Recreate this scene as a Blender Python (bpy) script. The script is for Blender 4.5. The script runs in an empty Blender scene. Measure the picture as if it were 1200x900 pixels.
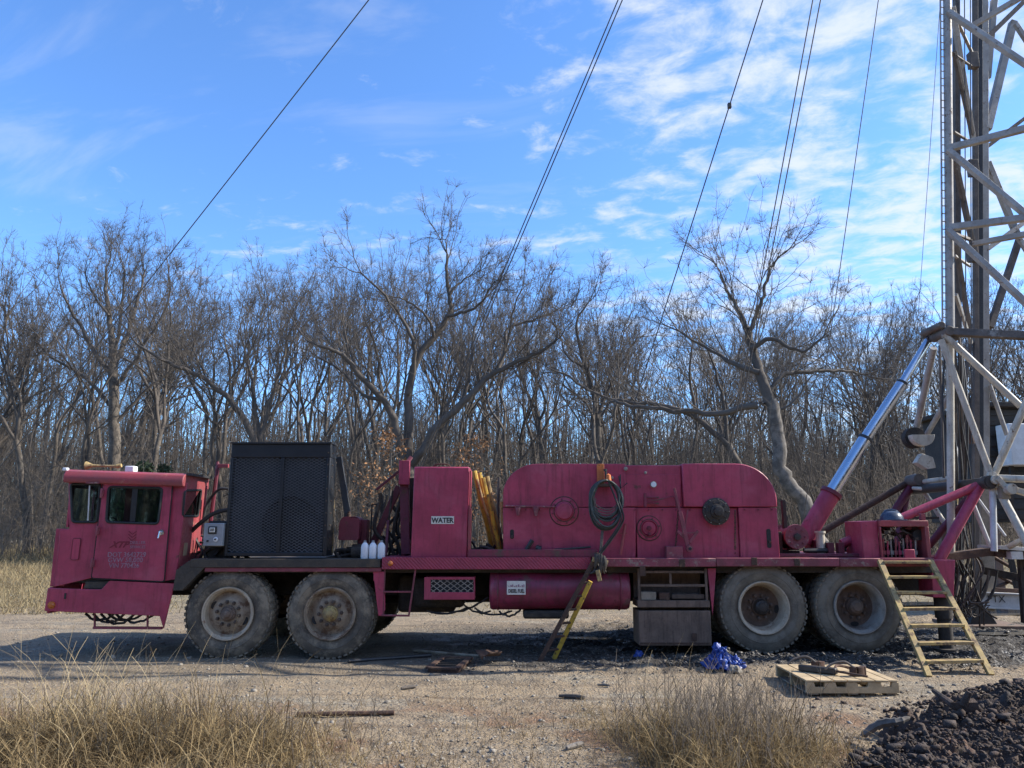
import bpy, math, random
import numpy as np
from mathutils import Vector, Matrix
from mathutils.geometry import tessellate_polygon

PI = math.pi
rnd = random.Random(7)
scene = bpy.context.scene
col = scene.collection
F = 906.0; PITCH = math.radians(10.6); EYE = 1.6
CP, SP = math.cos(PITCH), math.sin(PITCH)

def P(px, py, Y):
    """survey: the point at depth Y seen at a position in the 1200 x 900 photograph"""
    a = (px - 600) / F; b = (450 - py) / F
    t = Y / (CP - SP * b)
    return Vector((a * t, Y, EYE + (SP + CP * b) * t))

def G(px, py, z=0.0):
    a = (px - 600) / F; b = (450 - py) / F
    t = (z - EYE) / (SP + CP * b)
    return Vector((a * t, (CP - SP * b) * t, z))

# ------------------------------------------------------------------ noise for terrain
def _hash(ix, iy, s):
    h = (ix * 374761393 + iy * 668265263 + s * 974711) & 0x7fffffff
    h = ((h ^ (h >> 13)) * 1274126177) & 0x7fffffff
    return ((h ^ (h >> 16)) & 0xffff) / 65535.0

def vnoise(x, y, s=0):
    x = np.asarray(x, float); y = np.asarray(y, float)
    ix = np.floor(x).astype(np.int64); iy = np.floor(y).astype(np.int64)
    fx = x - ix; fy = y - iy
    fx = fx * fx * (3 - 2 * fx); fy = fy * fy * (3 - 2 * fy)
    a = _hash(ix, iy, s); b = _hash(ix + 1, iy, s); c = _hash(ix, iy + 1, s); d = _hash(ix + 1, iy + 1, s)
    return (a * (1 - fx) + b * fx) * (1 - fy) + (c * (1 - fx) + d * fx) * fy - 0.5

def fbm(x, y, o=4, s=0):
    r = 0; a = 1
    for k in range(o):
        r = r + a * vnoise(np.asarray(x) * 2 ** k + 17 * k, np.asarray(y) * 2 ** k - 9 * k, s + k); a *= .5
    return r

def sstep(a, b, x):
    t = np.clip((np.asarray(x, float) - a) / (b - a), 0, 1)
    return t * t * (3 - 2 * t)

def ground_z(x, y):
    x = np.asarray(x, float); y = np.asarray(y, float)
    z = 0.05 * sstep(0.5, 3.2, x) * sstep(8.0, 9.4, y)
    z = z + 0.035 * fbm(x * .5, y * .5, 3, 3) + 0.018 * fbm(x * 3.1, y * 3.1, 3, 11) + .03 * fbm(x * .35, y * 2.6, 3, 15) * sstep(4, 5, y)
    mud = sstep(-.5, 1.8, x) * sstep(8.7, 9.5, y) * (1 - sstep(13.5, 16, y))
    z = z + mud * (0.10 * np.abs(fbm(x * 4.3, y * 6.1, 5, 21)) + .035 * fbm(x * 12, y * 12, 3, 31))
    # rut in front of the rear wheels
    z = z + mud * 0.07 * np.exp(-((y - 9.62 - .1 * fbm(x, y * 0, 2, 5)) / .14) ** 2) * sstep(1.9, 2.5, x)
    z = z + sstep(20, 45, y) * .5 + sstep(60, 300, np.hypot(x, y)) * 2.0
    return z

def gz(x, y):
    return float(ground_z(x, y))

# ------------------------------------------------------------------ mesh builder
class M:
    def __init__(s): s.v = []; s.f = []
    def add(s, vs, fs):
        n = len(s.v); s.v += [tuple(v) for v in vs]; s.f += [tuple(i + n for i in f) for f in fs]; return s
    def box(s, x0, x1, y0, y1, z0, z1):
        vs = [(x, y, z) for x in (x0, x1) for y in (y0, y1) for z in (z0, z1)]
        return s.add(vs, [(0, 1, 3, 2), (4, 6, 7, 5), (0, 4, 5, 1), (2, 3, 7, 6), (0, 2, 6, 4), (1, 5, 7, 3)])
    def obox(s, c, size, rot):
        hx, hy, hz = size[0] / 2, size[1] / 2, size[2] / 2
        vs = [Vector(c) + rot @ Vector((x, y, z)) for x in (-hx, hx) for y in (-hy, hy) for z in (-hz, hz)]
        return s.add(vs, [(0, 1, 3, 2), (4, 6, 7, 5), (0, 4, 5, 1), (2, 3, 7, 6), (0, 2, 6, 4), (1, 5, 7, 3)])
    def beam(s, p, q, w, h, up=(0, 1, 0)):
        """box from p to q; w across, h along 'up'"""
        p = Vector(p); q = Vector(q); d = (q - p).normalized(); u = Vector(up)
        if abs(u.dot(d)) > .95: u = Vector((1, 0, 0))
        a = d.cross(u).normalized(); u = a.cross(d).normalized()
        vs = [e + a * (sa * w / 2) + u * (su * h / 2) for e in (p, q) for sa in (-1, 1) for su in (-1, 1)]
        return s.add(vs, [(0, 1, 3, 2), (4, 6, 7, 5), (0, 4, 5, 1), (2, 3, 7, 6), (0, 2, 6, 4), (1, 5, 7, 3)])
    def tube(s, pts, r, n=8, caps=True, closed=False):
        pts = [Vector(p) for p in pts]; k = len(pts)
        rs = r if isinstance(r, (list, tuple)) else [r] * k
        base = len(s.v); ref = None
        for i, p in enumerate(pts):
            if closed: t = pts[(i + 1) % k] - pts[i - 1]
            else: t = pts[min(i + 1, k - 1)] - pts[max(i - 1, 0)]
            t.normalize()
            if ref is None:
                ref = Vector((0, 0, 1)) if abs(t.z) < .9 else Vector((1, 0, 0))
            a = t.cross(ref).normalized(); b = a.cross(t).normalized(); ref = b
            for j in range(n):
                an = 2 * PI * j / n
                s.v.append(tuple(p + (a * math.cos(an) + b * math.sin(an)) * rs[i]))
        for i in range(k if closed else k - 1):
            for j in range(n):
                A = base + i * n; B = base + ((i + 1) % k) * n
                s.f.append((A + j, A + (j + 1) % n, B + (j + 1) % n, B + j))
        if caps and not closed:
            s.f.append(tuple(base + j for j in range(n))[::-1]); s.f.append(tuple(base + (k - 1) * n + j for j in range(n)))
        return s
    def plate(s, outer, holes, fn, thick):
        """flat sheet outer minus holes in 2D, mapped by fn(u, v) and given the thickness vector"""
        loops = [outer] + list(holes)
        flat = [p for l in loops for p in l]
        tris = tessellate_polygon([[Vector((u, v, 0)) for u, v in l] for l in loops])
        th = Vector(thick); n = len(flat); b = len(s.v)
        for u, v in flat: s.v.append(tuple(fn(u, v)))
        for u, v in flat: s.v.append(tuple(Vector(fn(u, v)) + th))
        for t in tris:
            s.f.append(tuple(b + i for i in t)); s.f.append(tuple(b + n + i for i in reversed(t)))
        o = 0
        for l in loops:
            k = len(l)
            for i in range(k):
                j = (i + 1) % k
                s.f.append((b + o + i, b + o + j, b + n + o + j, b + n + o + i))
            o += k
        return s
    def lathe(s, prof, c, axis='y', n=32, closed_prof=False):
        """prof: list of (a, r) along the axis"""
        base = len(s.v); k = len(prof)
        for (a, r) in prof:
            for j in range(n):
                t = 2 * PI * j / n; u, w = r * math.cos(t), r * math.sin(t)
                if axis == 'y': s.v.append((c[0] + u, c[1] + a, c[2] + w))
                elif axis == 'x': s.v.append((c[0] + a, c[1] + u, c[2] + w))
                else: s.v.append((c[0] + u, c[1] + w, c[2] + a))
        for i in range(k if closed_prof else k - 1):
            for j in range(n):
                A = base + i * n; B = base + ((i + 1) % k) * n
                s.f.append((A + j, A + (j + 1) % n, B + (j + 1) % n, B + j))
        return s
    def build(s, name, mat, parent=None, bevel=0, smooth=True, origin=None, sharp=.6, seg=2):
        base = Vector((0, 0, 0)); o = parent
        if parent is not None:
            base = WORLD[parent.name]
        elif origin is not None: base = Vector(origin)
        elif s.v:
            xs = np.array(s.v); lo = xs.min(0); hi = xs.max(0)
            base = Vector(((lo[0] + hi[0]) / 2, (lo[1] + hi[1]) / 2, lo[2]))
        me = bpy.data.meshes.new(name)
        me.from_pydata([(v[0] - base.x, v[1] - base.y, v[2] - base.z) for v in s.v], [], s.f)
        finish(me, smooth, sharp)
        ob = bpy.data.objects.new(name, me); col.objects.link(ob)
        if parent is not None: ob.parent = parent
        else: ob.location = base
        WORLD[ob.name] = base
        if mat: me.materials.append(MAT[mat])
        if bevel:
            b = ob.modifiers.new('bevel', 'BEVEL'); b.width = bevel; b.segments = seg; b.limit_method = 'ANGLE'; b.angle_limit = .6
        return ob

WORLD = {}
MAT = {}

def finish(me, smooth, sharp=.6):
    import bmesh
    bm = bmesh.new(); bm.from_mesh(me); bmesh.ops.recalc_face_normals(bm, faces=bm.faces); bm.to_mesh(me); bm.free()
    if smooth:
        me.polygons.foreach_set('use_smooth', [True] * len(me.polygons))
        me.set_sharp_from_angle(angle=sharp)
    me.update()

def empty(name, loc, label=None, cat=None, group=None, kind=None):
    o = bpy.data.objects.new(name, None); o.empty_display_size = .2
    o.location = loc; col.objects.link(o); WORLD[o.name] = Vector(loc)
    tag(o, label, cat, group, kind); return o

def tag(o, label=None, cat=None, group=None, kind=None):
    if label: o['label'] = label
    if cat: o['category'] = cat
    if group: o['group'] = group
    if kind: o['kind'] = kind
    return o

def rrect(q, r, n=4):
    """rounded outline of the quad q (list of 2D corners)"""
    out = []; k = len(q)
    for i in range(k):
        a, b, c = Vector(q[i - 1]), Vector(q[i]), Vector(q[(i + 1) % k])
        d1 = (a - b).normalized() * r; d2 = (c - b).normalized() * r
        p0, p2 = b + d1, b + d2
        for j in range(n + 1):
            t = j / n
            p = p0 * (1 - t) ** 2 + b * 2 * t * (1 - t) + p2 * t * t
            out.append((p.x, p.y))
    return out

def catenary(p, q, sag, n=12, jit=0, seed=0):
    r = random.Random(seed); p = Vector(p); q = Vector(q); out = []
    for i in range(n + 1):
        t = i / n; v = p.lerp(q, t); v.z -= sag * 4 * t * (1 - t)
        if 0 < i < n and jit: v += Vector((r.uniform(-jit, jit), r.uniform(-jit, jit), r.uniform(-jit, jit)))
        out.append(v)
    return out

def spline(pts, n=6):
    pts = [Vector(p) for p in pts]; out = []
    for i in range(len(pts) - 1):
        p0 = pts[max(i - 1, 0)]; p1 = pts[i]; p2 = pts[i + 1]; p3 = pts[min(i + 2, len(pts) - 1)]
        for j in range(n):
            t = j / n
            out.append(.5 * ((2 * p1) + (p2 - p0) * t + (2 * p0 - 5 * p1 + 4 * p2 - p3) * t * t + (3 * p1 - p0 - 3 * p2 + p3) * t ** 3))
    out.append(pts[-1]); return out

def mesh_np(name, verts, faces, mat, smooth=False):
    """mesh from numpy arrays; faces all of one size"""
    me = bpy.data.meshes.new(name); nv = len(verts); nf, k = faces.shape
    me.vertices.add(nv); me.vertices.foreach_set('co', np.ascontiguousarray(verts, np.float32).ravel())
    me.loops.add(nf * k); me.loops.foreach_set('vertex_index', np.ascontiguousarray(faces, np.int32).ravel())
    me.polygons.add(nf); me.polygons.foreach_set('loop_start', np.arange(0, nf * k, k, dtype=np.int32))
    me.polygons.foreach_set('loop_total', np.full(nf, k, np.int32))
    if smooth: me.polygons.foreach_set('use_smooth', np.ones(nf, bool))
    me.update(calc_edges=True)
    if mat: me.materials.append(MAT[mat])
    return me

def link(name, me, parent=None, loc=(0, 0, 0)):
    o = bpy.data.objects.new(name, me); col.objects.link(o)
    if parent is not None: o.parent = parent
    else: o.location = loc
    WORLD[o.name] = Vector(loc); return o

def tubes_np(lines):
    """lines: list of (pts k x 3, radii k, sides). Returns verts, quads"""
    groups = {}
    for p, r, n in lines: groups.setdefault((len(p), n), []).append((p, r))
    V = []; Q = []; off = 0
    for (k, n), L in groups.items():
        p = np.array([a for a, _ in L], float); r = np.array([b for _, b in L], float); B = len(L)
        t = np.empty_like(p); t[:, 1:-1] = p[:, 2:] - p[:, :-2]; t[:, 0] = p[:, 1] - p[:, 0]; t[:, -1] = p[:, -1] - p[:, -2]
        t /= np.linalg.norm(t, axis=2, keepdims=True) + 1e-9
        d = p[:, -1] - p[:, 0]
        ref = np.where((np.abs(d[:, 2]) > .8 * np.linalg.norm(d, axis=1))[:, None], np.array([[1., .13, 0]]), np.array([[0, .1, 1.]]))[:, None, :]
        a = np.cross(t, np.broadcast_to(ref, t.shape)); a /= np.linalg.norm(a, axis=2, keepdims=True) + 1e-9
        b = np.cross(a, t)
        an = np.arange(n) * 2 * PI / n
        v = p[:, :, None, :] + r[:, :, None, None] * (a[:, :, None, :] * np.cos(an)[None, None, :, None] + b[:, :, None, :] * np.sin(an)[None, None, :, None])
        V.append(v.reshape(-1, 3))
        i = np.arange(k - 1)[:, None]; j = np.arange(n)[None, :]
        q = np.stack([i * n + j, i * n + (j + 1) % n, (i + 1) * n + (j + 1) % n, (i + 1) * n + j], -1).reshape(-1, 4)
        Q.append((q[None] + (np.arange(B) * k * n)[:, None, None]).reshape(-1, 4) + off)
        off += B * k * n
    return np.concatenate(V), np.concatenate(Q)
# ------------------------------------------------------------------ materials
def nodes(m):
    m.use_nodes = True; nt = m.node_tree; nt.nodes.clear(); return nt
def N(nt, t, **k):
    n = nt.nodes.new(t)
    for a, b in k.items():
        if a.startswith('i_'):
            n.inputs[a[2:].replace('_', ' ')].default_value = b
        else: setattr(n, a, b)
    return n
def L(nt, a, b): nt.links.new(a, b)
def noise(nt, vec, scale, detail=4, rough=.6, dist=0):
    n = N(nt, 'ShaderNodeTexNoise'); n.inputs['Scale'].default_value = scale; n.inputs['Detail'].default_value = detail
    n.inputs['Roughness'].default_value = rough; n.inputs['Distortion'].default_value = dist
    if vec is not None: L(nt, vec, n.inputs['Vector'])
    return n.outputs['Fac']
def ramp(nt, fac, a, b, ca=0., cb=1.):
    n = N(nt, 'ShaderNodeMapRange', interpolation_type='SMOOTHSTEP')
    L(nt, fac, n.inputs[0])
    for i, v in enumerate((a, b, ca, cb)): n.inputs[i + 1].default_value = v
    return n.outputs[0]
def mixc(nt, fac, a, b):
    n = N(nt, 'ShaderNodeMix', data_type='RGBA')
    if isinstance(fac, (int, float)): n.inputs[0].default_value = fac
    else: L(nt, fac, n.inputs[0])
    for v, i in ((a, 6), (b, 7)):
        if isinstance(v, (tuple, list)): n.inputs[i].default_value = (*v[:3], 1)
        else: L(nt, v, n.inputs[i])
    return n.outputs[2]
def mth(nt, op, a, b=None, clamp=False):
    n = N(nt, 'ShaderNodeMath', operation=op, use_clamp=clamp)
    for v, i in ((a, 0), (b, 1)):
        if v is None: continue
        if isinstance(v, (int, float)): n.inputs[i].default_value = v
        else: L(nt, v, n.inputs[i])
    return n.outputs[0]
def scaled(nt, vec, s):
    n = N(nt, 'ShaderNodeVectorMath', operation='MULTIPLY'); L(nt, vec, n.inputs[0]); n.inputs[1].default_value = s; return n.outputs[0]
def bump(nt, h, strength, dist):
    n = N(nt, 'ShaderNodeBump'); n.inputs['Strength'].default_value = strength; n.inputs['Distance'].default_value = dist
    L(nt, h, n.inputs['Height']); return n.outputs[0]

def pbr(name, c1, c2=None, scale=2., rough=.6, metal=0., bmp=.15, bscale=30., wear=None, streak=None, wamt=(.58, .68), wscale=3., spec=None, coat=0, fade=None):
    """weathered surface: two tones of the same colour, wear patches (own colour), vertical runs"""
    m = bpy.data.materials.new(name); nt = nodes(m); MAT[name] = m
    out = N(nt, 'ShaderNodeOutputMaterial'); p = N(nt, 'ShaderNodeBsdfPrincipled'); L(nt, p.outputs[0], out.inputs[0])
    g = N(nt, 'ShaderNodeNewGeometry').outputs['Position']
    c2 = c2 or tuple(x * .75 for x in c1)
    c = mixc(nt, ramp(nt, noise(nt, g, scale, 6, .65), .35, .65), c1, c2)
    fine = noise(nt, g, scale * 9, 4, .7)
    c = mixc(nt, ramp(nt, fine, .45, .8, 0, .35), c, tuple(x * .6 for x in c2))
    rg = ramp(nt, fine, .3, .7, max(.05, rough - .1), min(1, rough + .15))
    if fade:
        c = mixc(nt, ramp(nt, noise(nt, scaled(nt, g, (1, 1, 1.6)), 1.1, 7, .62, .6), .50, .68, 0, .55), c, fade)
    if streak:
        f = ramp(nt, noise(nt, scaled(nt, g, (9, 9, .9)), 2.2, 5, .7), .48, .68, 0, streak[1])
        c = mixc(nt, f, c, streak[0])
    if wear:
        f = ramp(nt, noise(nt, g, wscale, 9, .72), wamt[0], wamt[1])
        c = mixc(nt, f, c, wear); rg = mixc(nt, f, rg, (.85, .85, .85))
    L(nt, c, p.inputs['Base Color']); L(nt, rg, p.inputs['Roughness']); p.inputs['Metallic'].default_value = metal
    if spec is not None: p.inputs['Specular IOR Level'].default_value = spec
    if coat: p.inputs['Coat Weight'].default_value = coat; p.inputs['Coat Roughness'].default_value = .25
    if bmp:
        L(nt, bump(nt, noise(nt, g, bscale, 5, .6), bmp, .01), p.inputs['Normal'])
    return m

RED = (.44, .054, .106); RED2 = (.30, .034, .070)
pbr('red_paint', RED, RED2, 1.3, .45, wear=(.13, .05, .045), wamt=(.62, .70), streak=((.12, .018, .03), .42), bmp=.3, bscale=3.5, wscale=5, fade=(.43, .095, .145))
pbr('tank_paint', (.27, .032, .08), (.17, .024, .05), 1.6, .4, wear=(.15, .105, .09), wamt=(.53, .66), streak=((.10, .03, .035), .7), bmp=.08, bscale=6, wscale=3, fade=(.36, .10, .13))
pbr('red_dirty', (.23, .03, .06), (.15, .025, .045), 2.5, .6, wear=(.11, .075, .055), wamt=(.5, .66), streak=((.10, .05, .04), .6), bmp=.2, bscale=20, wscale=5)
pbr('red_worn', (.27, .055, .08), (.17, .045, .055), 6, .6, wear=(.30, .22, .18), wamt=(.55, .68), bmp=.2, bscale=20, wscale=9)
pbr('maroon_paint', (.15, .018, .036), (.10, .015, .026), 2.2, .5, wear=(.10, .05, .035), wamt=(.58, .68), bmp=.15, wscale=5)
pbr('red_roof', (.33, .05, .06), (.24, .055, .06), 3, .5, wear=(.38, .20, .13), wamt=(.56, .72), bmp=.1, wscale=5)
pbr('faded_tape', (.42, .27, .17), (.3, .2, .12), 8, .8)
pbr('dark_grime', (.045, .04, .034), (.075, .06, .045), 5, .8, wear=(.12, .085, .055), wamt=(.55, .7), bmp=.4)
pbr('black_metal', (.02, .021, .023), (.03, .03, .031), 4, .5, bmp=.1)
pbr('radiator_black', (.010, .012, .016), (.016, .018, .021), 3, .42, bmp=.06, wear=(.07, .065, .058), wamt=(.62, .76))
pbr('mesh_wire', (.11, .12, .14), (.07, .078, .09), 1.2, .45, bmp=0)
pbr('core_dark', (.024, .028, .034), (.032, .036, .042), 4, .7)
pbr('fan_dark', (.002, .002, .003), (.004, .004, .005), 4, .6)
pbr('under_dark', (.025, .022, .02), (.05, .04, .032), 4, .8, wear=(.09, .07, .05), wamt=(.5, .7), bmp=.4)
pbr('rust', (.095, .05, .033), (.055, .035, .027), 6, .85, wear=(.15, .085, .05), wamt=(.52, .66), bmp=.4, wscale=12)
pbr('rust_brown', (.20, .135, .10), (.13, .09, .068), 4, .8, wear=(.17, .12, .09), wamt=(.5, .66), bmp=.3, streak=((.06, .04, .03), .6))
pbr('rim_cream', (.52, .44, .33), (.38, .30, .21), 5, .6, wear=(.22, .12, .07), wamt=(.55, .68), bmp=.2, wscale=7)
pbr('rim_rust', (.17, .115, .085), (.11, .08, .06), 7, .8, wear=(.3, .26, .21), wamt=(.56, .7), bmp=.3)
pbr('rim_disc', (.36, .29, .21), (.23, .175, .12), 6, .7, wear=(.13, .075, .045), wamt=(.48, .64), bmp=.2, wscale=7)
pbr('rim_grey', (.33, .30, .26), (.22, .195, .165), 6, .6, wear=(.16, .11, .08), wamt=(.54, .68), bmp=.2)
pbr('lug_metal', (.11, .08, .06), (.07, .05, .04), 20, .6, metal=.2)
pbr('hub_black', (.03, .026, .024), (.05, .04, .034), 12, .5, wear=(.12, .08, .05), wamt=(.6, .7))
pbr('tyre', (.075, .066, .054), (.15, .126, .095), 3.5, .88, wear=(.25, .205, .145), wamt=(.44, .62), bmp=.35, bscale=60, wscale=6)
pbr('tyre_muddy', (.12, .102, .078), (.20, .168, .122), 4, .9, wear=(.20, .172, .135), wamt=(.45, .66), bmp=.6, bscale=40, wscale=8)
pbr('cream_paint', (.56, .51, .41), (.40, .365, .30), 4, .5, wear=(.13, .075, .045), wamt=(.60, .66), bmp=.15, wscale=9, streak=((.22, .14, .09), .5))
pbr('mast_grey', (.38, .36, .33), (.27, .25, .225), 4, .55, wear=(.12, .07, .045), wamt=(.58, .68), bmp=.15, wscale=9)
pbr('mast_rust', (.14, .115, .095), (.085, .07, .06), 5, .75, wear=(.28, .26, .23), wamt=(.6, .7), bmp=.2)
pbr('mast_pale', (.60, .60, .60), (.45, .44, .43), 4, .5, wear=(.15, .09, .06), wamt=(.62, .68), bmp=.1, wscale=9)
pbr('yellow_paint', (.62, .40, .045), (.45, .29, .05), 8, .55, wear=(.13, .08, .05), wamt=(.54, .64), bmp=.2, wscale=10)
pbr('yellow_rust', (.46, .33, .12), (.28, .20, .10), 8, .75, wear=(.12, .075, .05), wamt=(.50, .62), bmp=.3, wscale=10)
pbr('orange_paint', (.62, .17, .035), (.45, .13, .04), 8, .55, wear=(.14, .08, .05), wamt=(.58, .66), bmp=.1, wscale=10)
pbr('white_paint', (.72, .73, .72), (.6, .6, .58), 6, .5, wear=(.4, .36, .3), wamt=(.62, .74), bmp=.05)
pbr('white_plastic', (.78, .80, .83), (.68, .7, .74), 6, .35, bmp=0)
pbr('grey_panel', (.30, .32, .34), (.24, .25, .27), 5, .5, bmp=.03)
pbr('rubber', (.02, .02, .022), (.045, .042, .04), 8, .55, bmp=.1)
pbr('hose_green', (.035, .05, .045), (.06, .07, .062), 8, .5, bmp=.1)
pbr('wire_rope', (.055, .05, .048), (.08, .07, .065), 8, .6, bmp=0)
pbr('gasket', (.012, .012, .013), (.02, .02, .02), 8, .6, bmp=0)
pbr('interior', (.05, .05, .052), (.035, .035, .036), 3, .8)
pbr('blue_tarp', (.015, .055, .28), (.010, .03, .15), 6, .4, bmp=.2)
pbr('pallet_wood', (.52, .39, .23), (.36, .27, .155), 5, .85, wear=(.22, .17, .11), wamt=(.56, .68), bmp=.3, streak=None)
pbr('old_wood', (.30, .25, .19), (.20, .165, .12), 6, .9, wear=(.12, .09, .065), wamt=(.55, .68), bmp=.4)
pbr('hat_blue', (.05, .07, .11), (.035, .05, .08), 6, .3, bmp=0)
pbr('letter_grey', (.33, .22, .28), (.26, .12, .17), 30, .6, bmp=0)
pbr('letter_red', (.20, .012, .03), (.17, .012, .028), 10, .6, bmp=0)
pbr('letter_black', (.02, .02, .02), (.03, .03, .03), 10, .6, bmp=0)
pbr('sign_white', (.72, .70, .64), (.58, .56, .5), 20, .6, wear=(.3, .22, .18), wamt=(.6, .72), bmp=0, wscale=20)
pbr('amber_lens', (.55, .16, .03), (.4, .1, .02), 20, .3, bmp=0)
pbr('bark', (.145, .122, .10), (.075, .064, .054), 4, .95, bmp=.6, bscale=12, wear=(.18, .16, .135), wamt=(.55, .72), wscale=.8)
pbr('bark_pale', (.19, .17, .15), (.085, .075, .065), 3.5, .95, bmp=.6, bscale=12, wear=(.30, .28, .25), wamt=(.58, .70), wscale=1.1)
pbr('twig', (.115, .098, .084), (.08, .068, .058), .6, .95, bmp=0)
pbr('brush_stem', (.19, .155, .12), (.10, .082, .064), .5, .95, bmp=0)
pbr('dead_leaf', (.36, .19, .085), (.24, .12, .055), 2, .9, bmp=0)
pbr('cedar_green', (.035, .058, .026), (.06, .075, .035), 1.5, .9, bmp=0)
pbr('clod', (.075, .048, .035), (.032, .024, .02), 3, .9, wear=(.17, .09, .055), wamt=(.56, .68), bmp=1, bscale=60, wscale=2.2)
pbr('mud_clod', (.035, .03, .026), (.075, .065, .054), 5, .55, bmp=.8, bscale=30)
pbr('stone', (.32, .285, .235), (.17, .15, .12), 3, .9, bmp=.3, bscale=40)
pbr('shed_dark', (.035, .034, .034), (.055, .05, .046), 4, .8, wear=(.10, .07, .05), wamt=(.58, .7))
pbr('seat_vinyl', (.06, .05, .045), None, 4, .6)

def leafmat(name, c1, c2, sc, tr=.35):
    m = bpy.data.materials.new(name); nt = nodes(m); MAT[name] = m
    out = N(nt, 'ShaderNodeOutputMaterial'); p = N(nt, 'ShaderNodeBsdfDiffuse'); t = N(nt, 'ShaderNodeBsdfTranslucent'); x = N(nt, 'ShaderNodeMixShader')
    isl = N(nt, 'ShaderNodeNewGeometry'); f = isl.outputs['Random Per Island']
    c = mixc(nt, f, c1, c2)
    c = mixc(nt, ramp(nt, noise(nt, isl.outputs['Position'], sc, 3), .4, .7, 0, .5), c, tuple(v * .5 for v in c2))
    L(nt, c, p.inputs[0]); L(nt, c, t.inputs[0]); x.inputs[0].default_value = tr
    L(nt, p.outputs[0], x.inputs[1]); L(nt, t.outputs[0], x.inputs[2]); L(nt, x.outputs[0], out.inputs[0])
leafmat('dry_grass', (.46, .35, .19), (.13, .09, .05), 2.5)
leafmat('pale_stem', (.62, .50, .30), (.42, .32, .18), 1.2)
leafmat('straw', (.33, .25, .14), (.10, .07, .045), 1.2)
leafmat('field_grass', (.44, .36, .21), (.26, .20, .12), .3)

# chrome of the hydraulic ram
m = pbr('chrome', (.62, .66, .72), (.55, .58, .64), 2, .16, metal=1., bmp=0)
# glass
def glass():
    m = bpy.data.materials.new('window_glass'); nt = nodes(m); MAT['window_glass'] = m
    out = N(nt, 'ShaderNodeOutputMaterial'); t = N(nt, 'ShaderNodeBsdfTransparent'); q = N(nt, 'ShaderNodeBsdfGlossy'); x = N(nt, 'ShaderNodeMixShader')
    t.inputs[0].default_value = (.50, .60, .58, 1); q.inputs[0].default_value = (.85, .95, 1, 1); q.inputs['Roughness'].default_value = .03
    fr = N(nt, 'ShaderNodeFresnel'); fr.inputs[0].default_value = 1.75; L(nt, fr.outputs[0], x.inputs[0]); L(nt, t.outputs[0], x.inputs[1]); L(nt, q.outputs[0], x.inputs[2]); L(nt, x.outputs[0], out.inputs[0])
glass()
# diamond tread plate on the deck edge: raised pattern only
m = pbr('tread_plate', (.34, .035, .075), (.26, .03, .06), 3, .45, wear=(.16, .07, .06), wamt=(.6, .72))
nt = m.node_tree
pn = [n for n in nt.nodes if n.type == 'BSDF_PRINCIPLED'][0]
g = N(nt, 'ShaderNodeNewGeometry').outputs['Position']
w = N(nt, 'ShaderNodeTexWave', wave_type='BANDS', bands_direction='DIAGONAL'); w.inputs['Scale'].default_value = 14; L(nt, g, w.inputs[0])
L(nt, bump(nt, w.outputs['Fac'], .8, .006), pn.inputs['Normal'])
MAT['tread_plate'] = m

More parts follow.
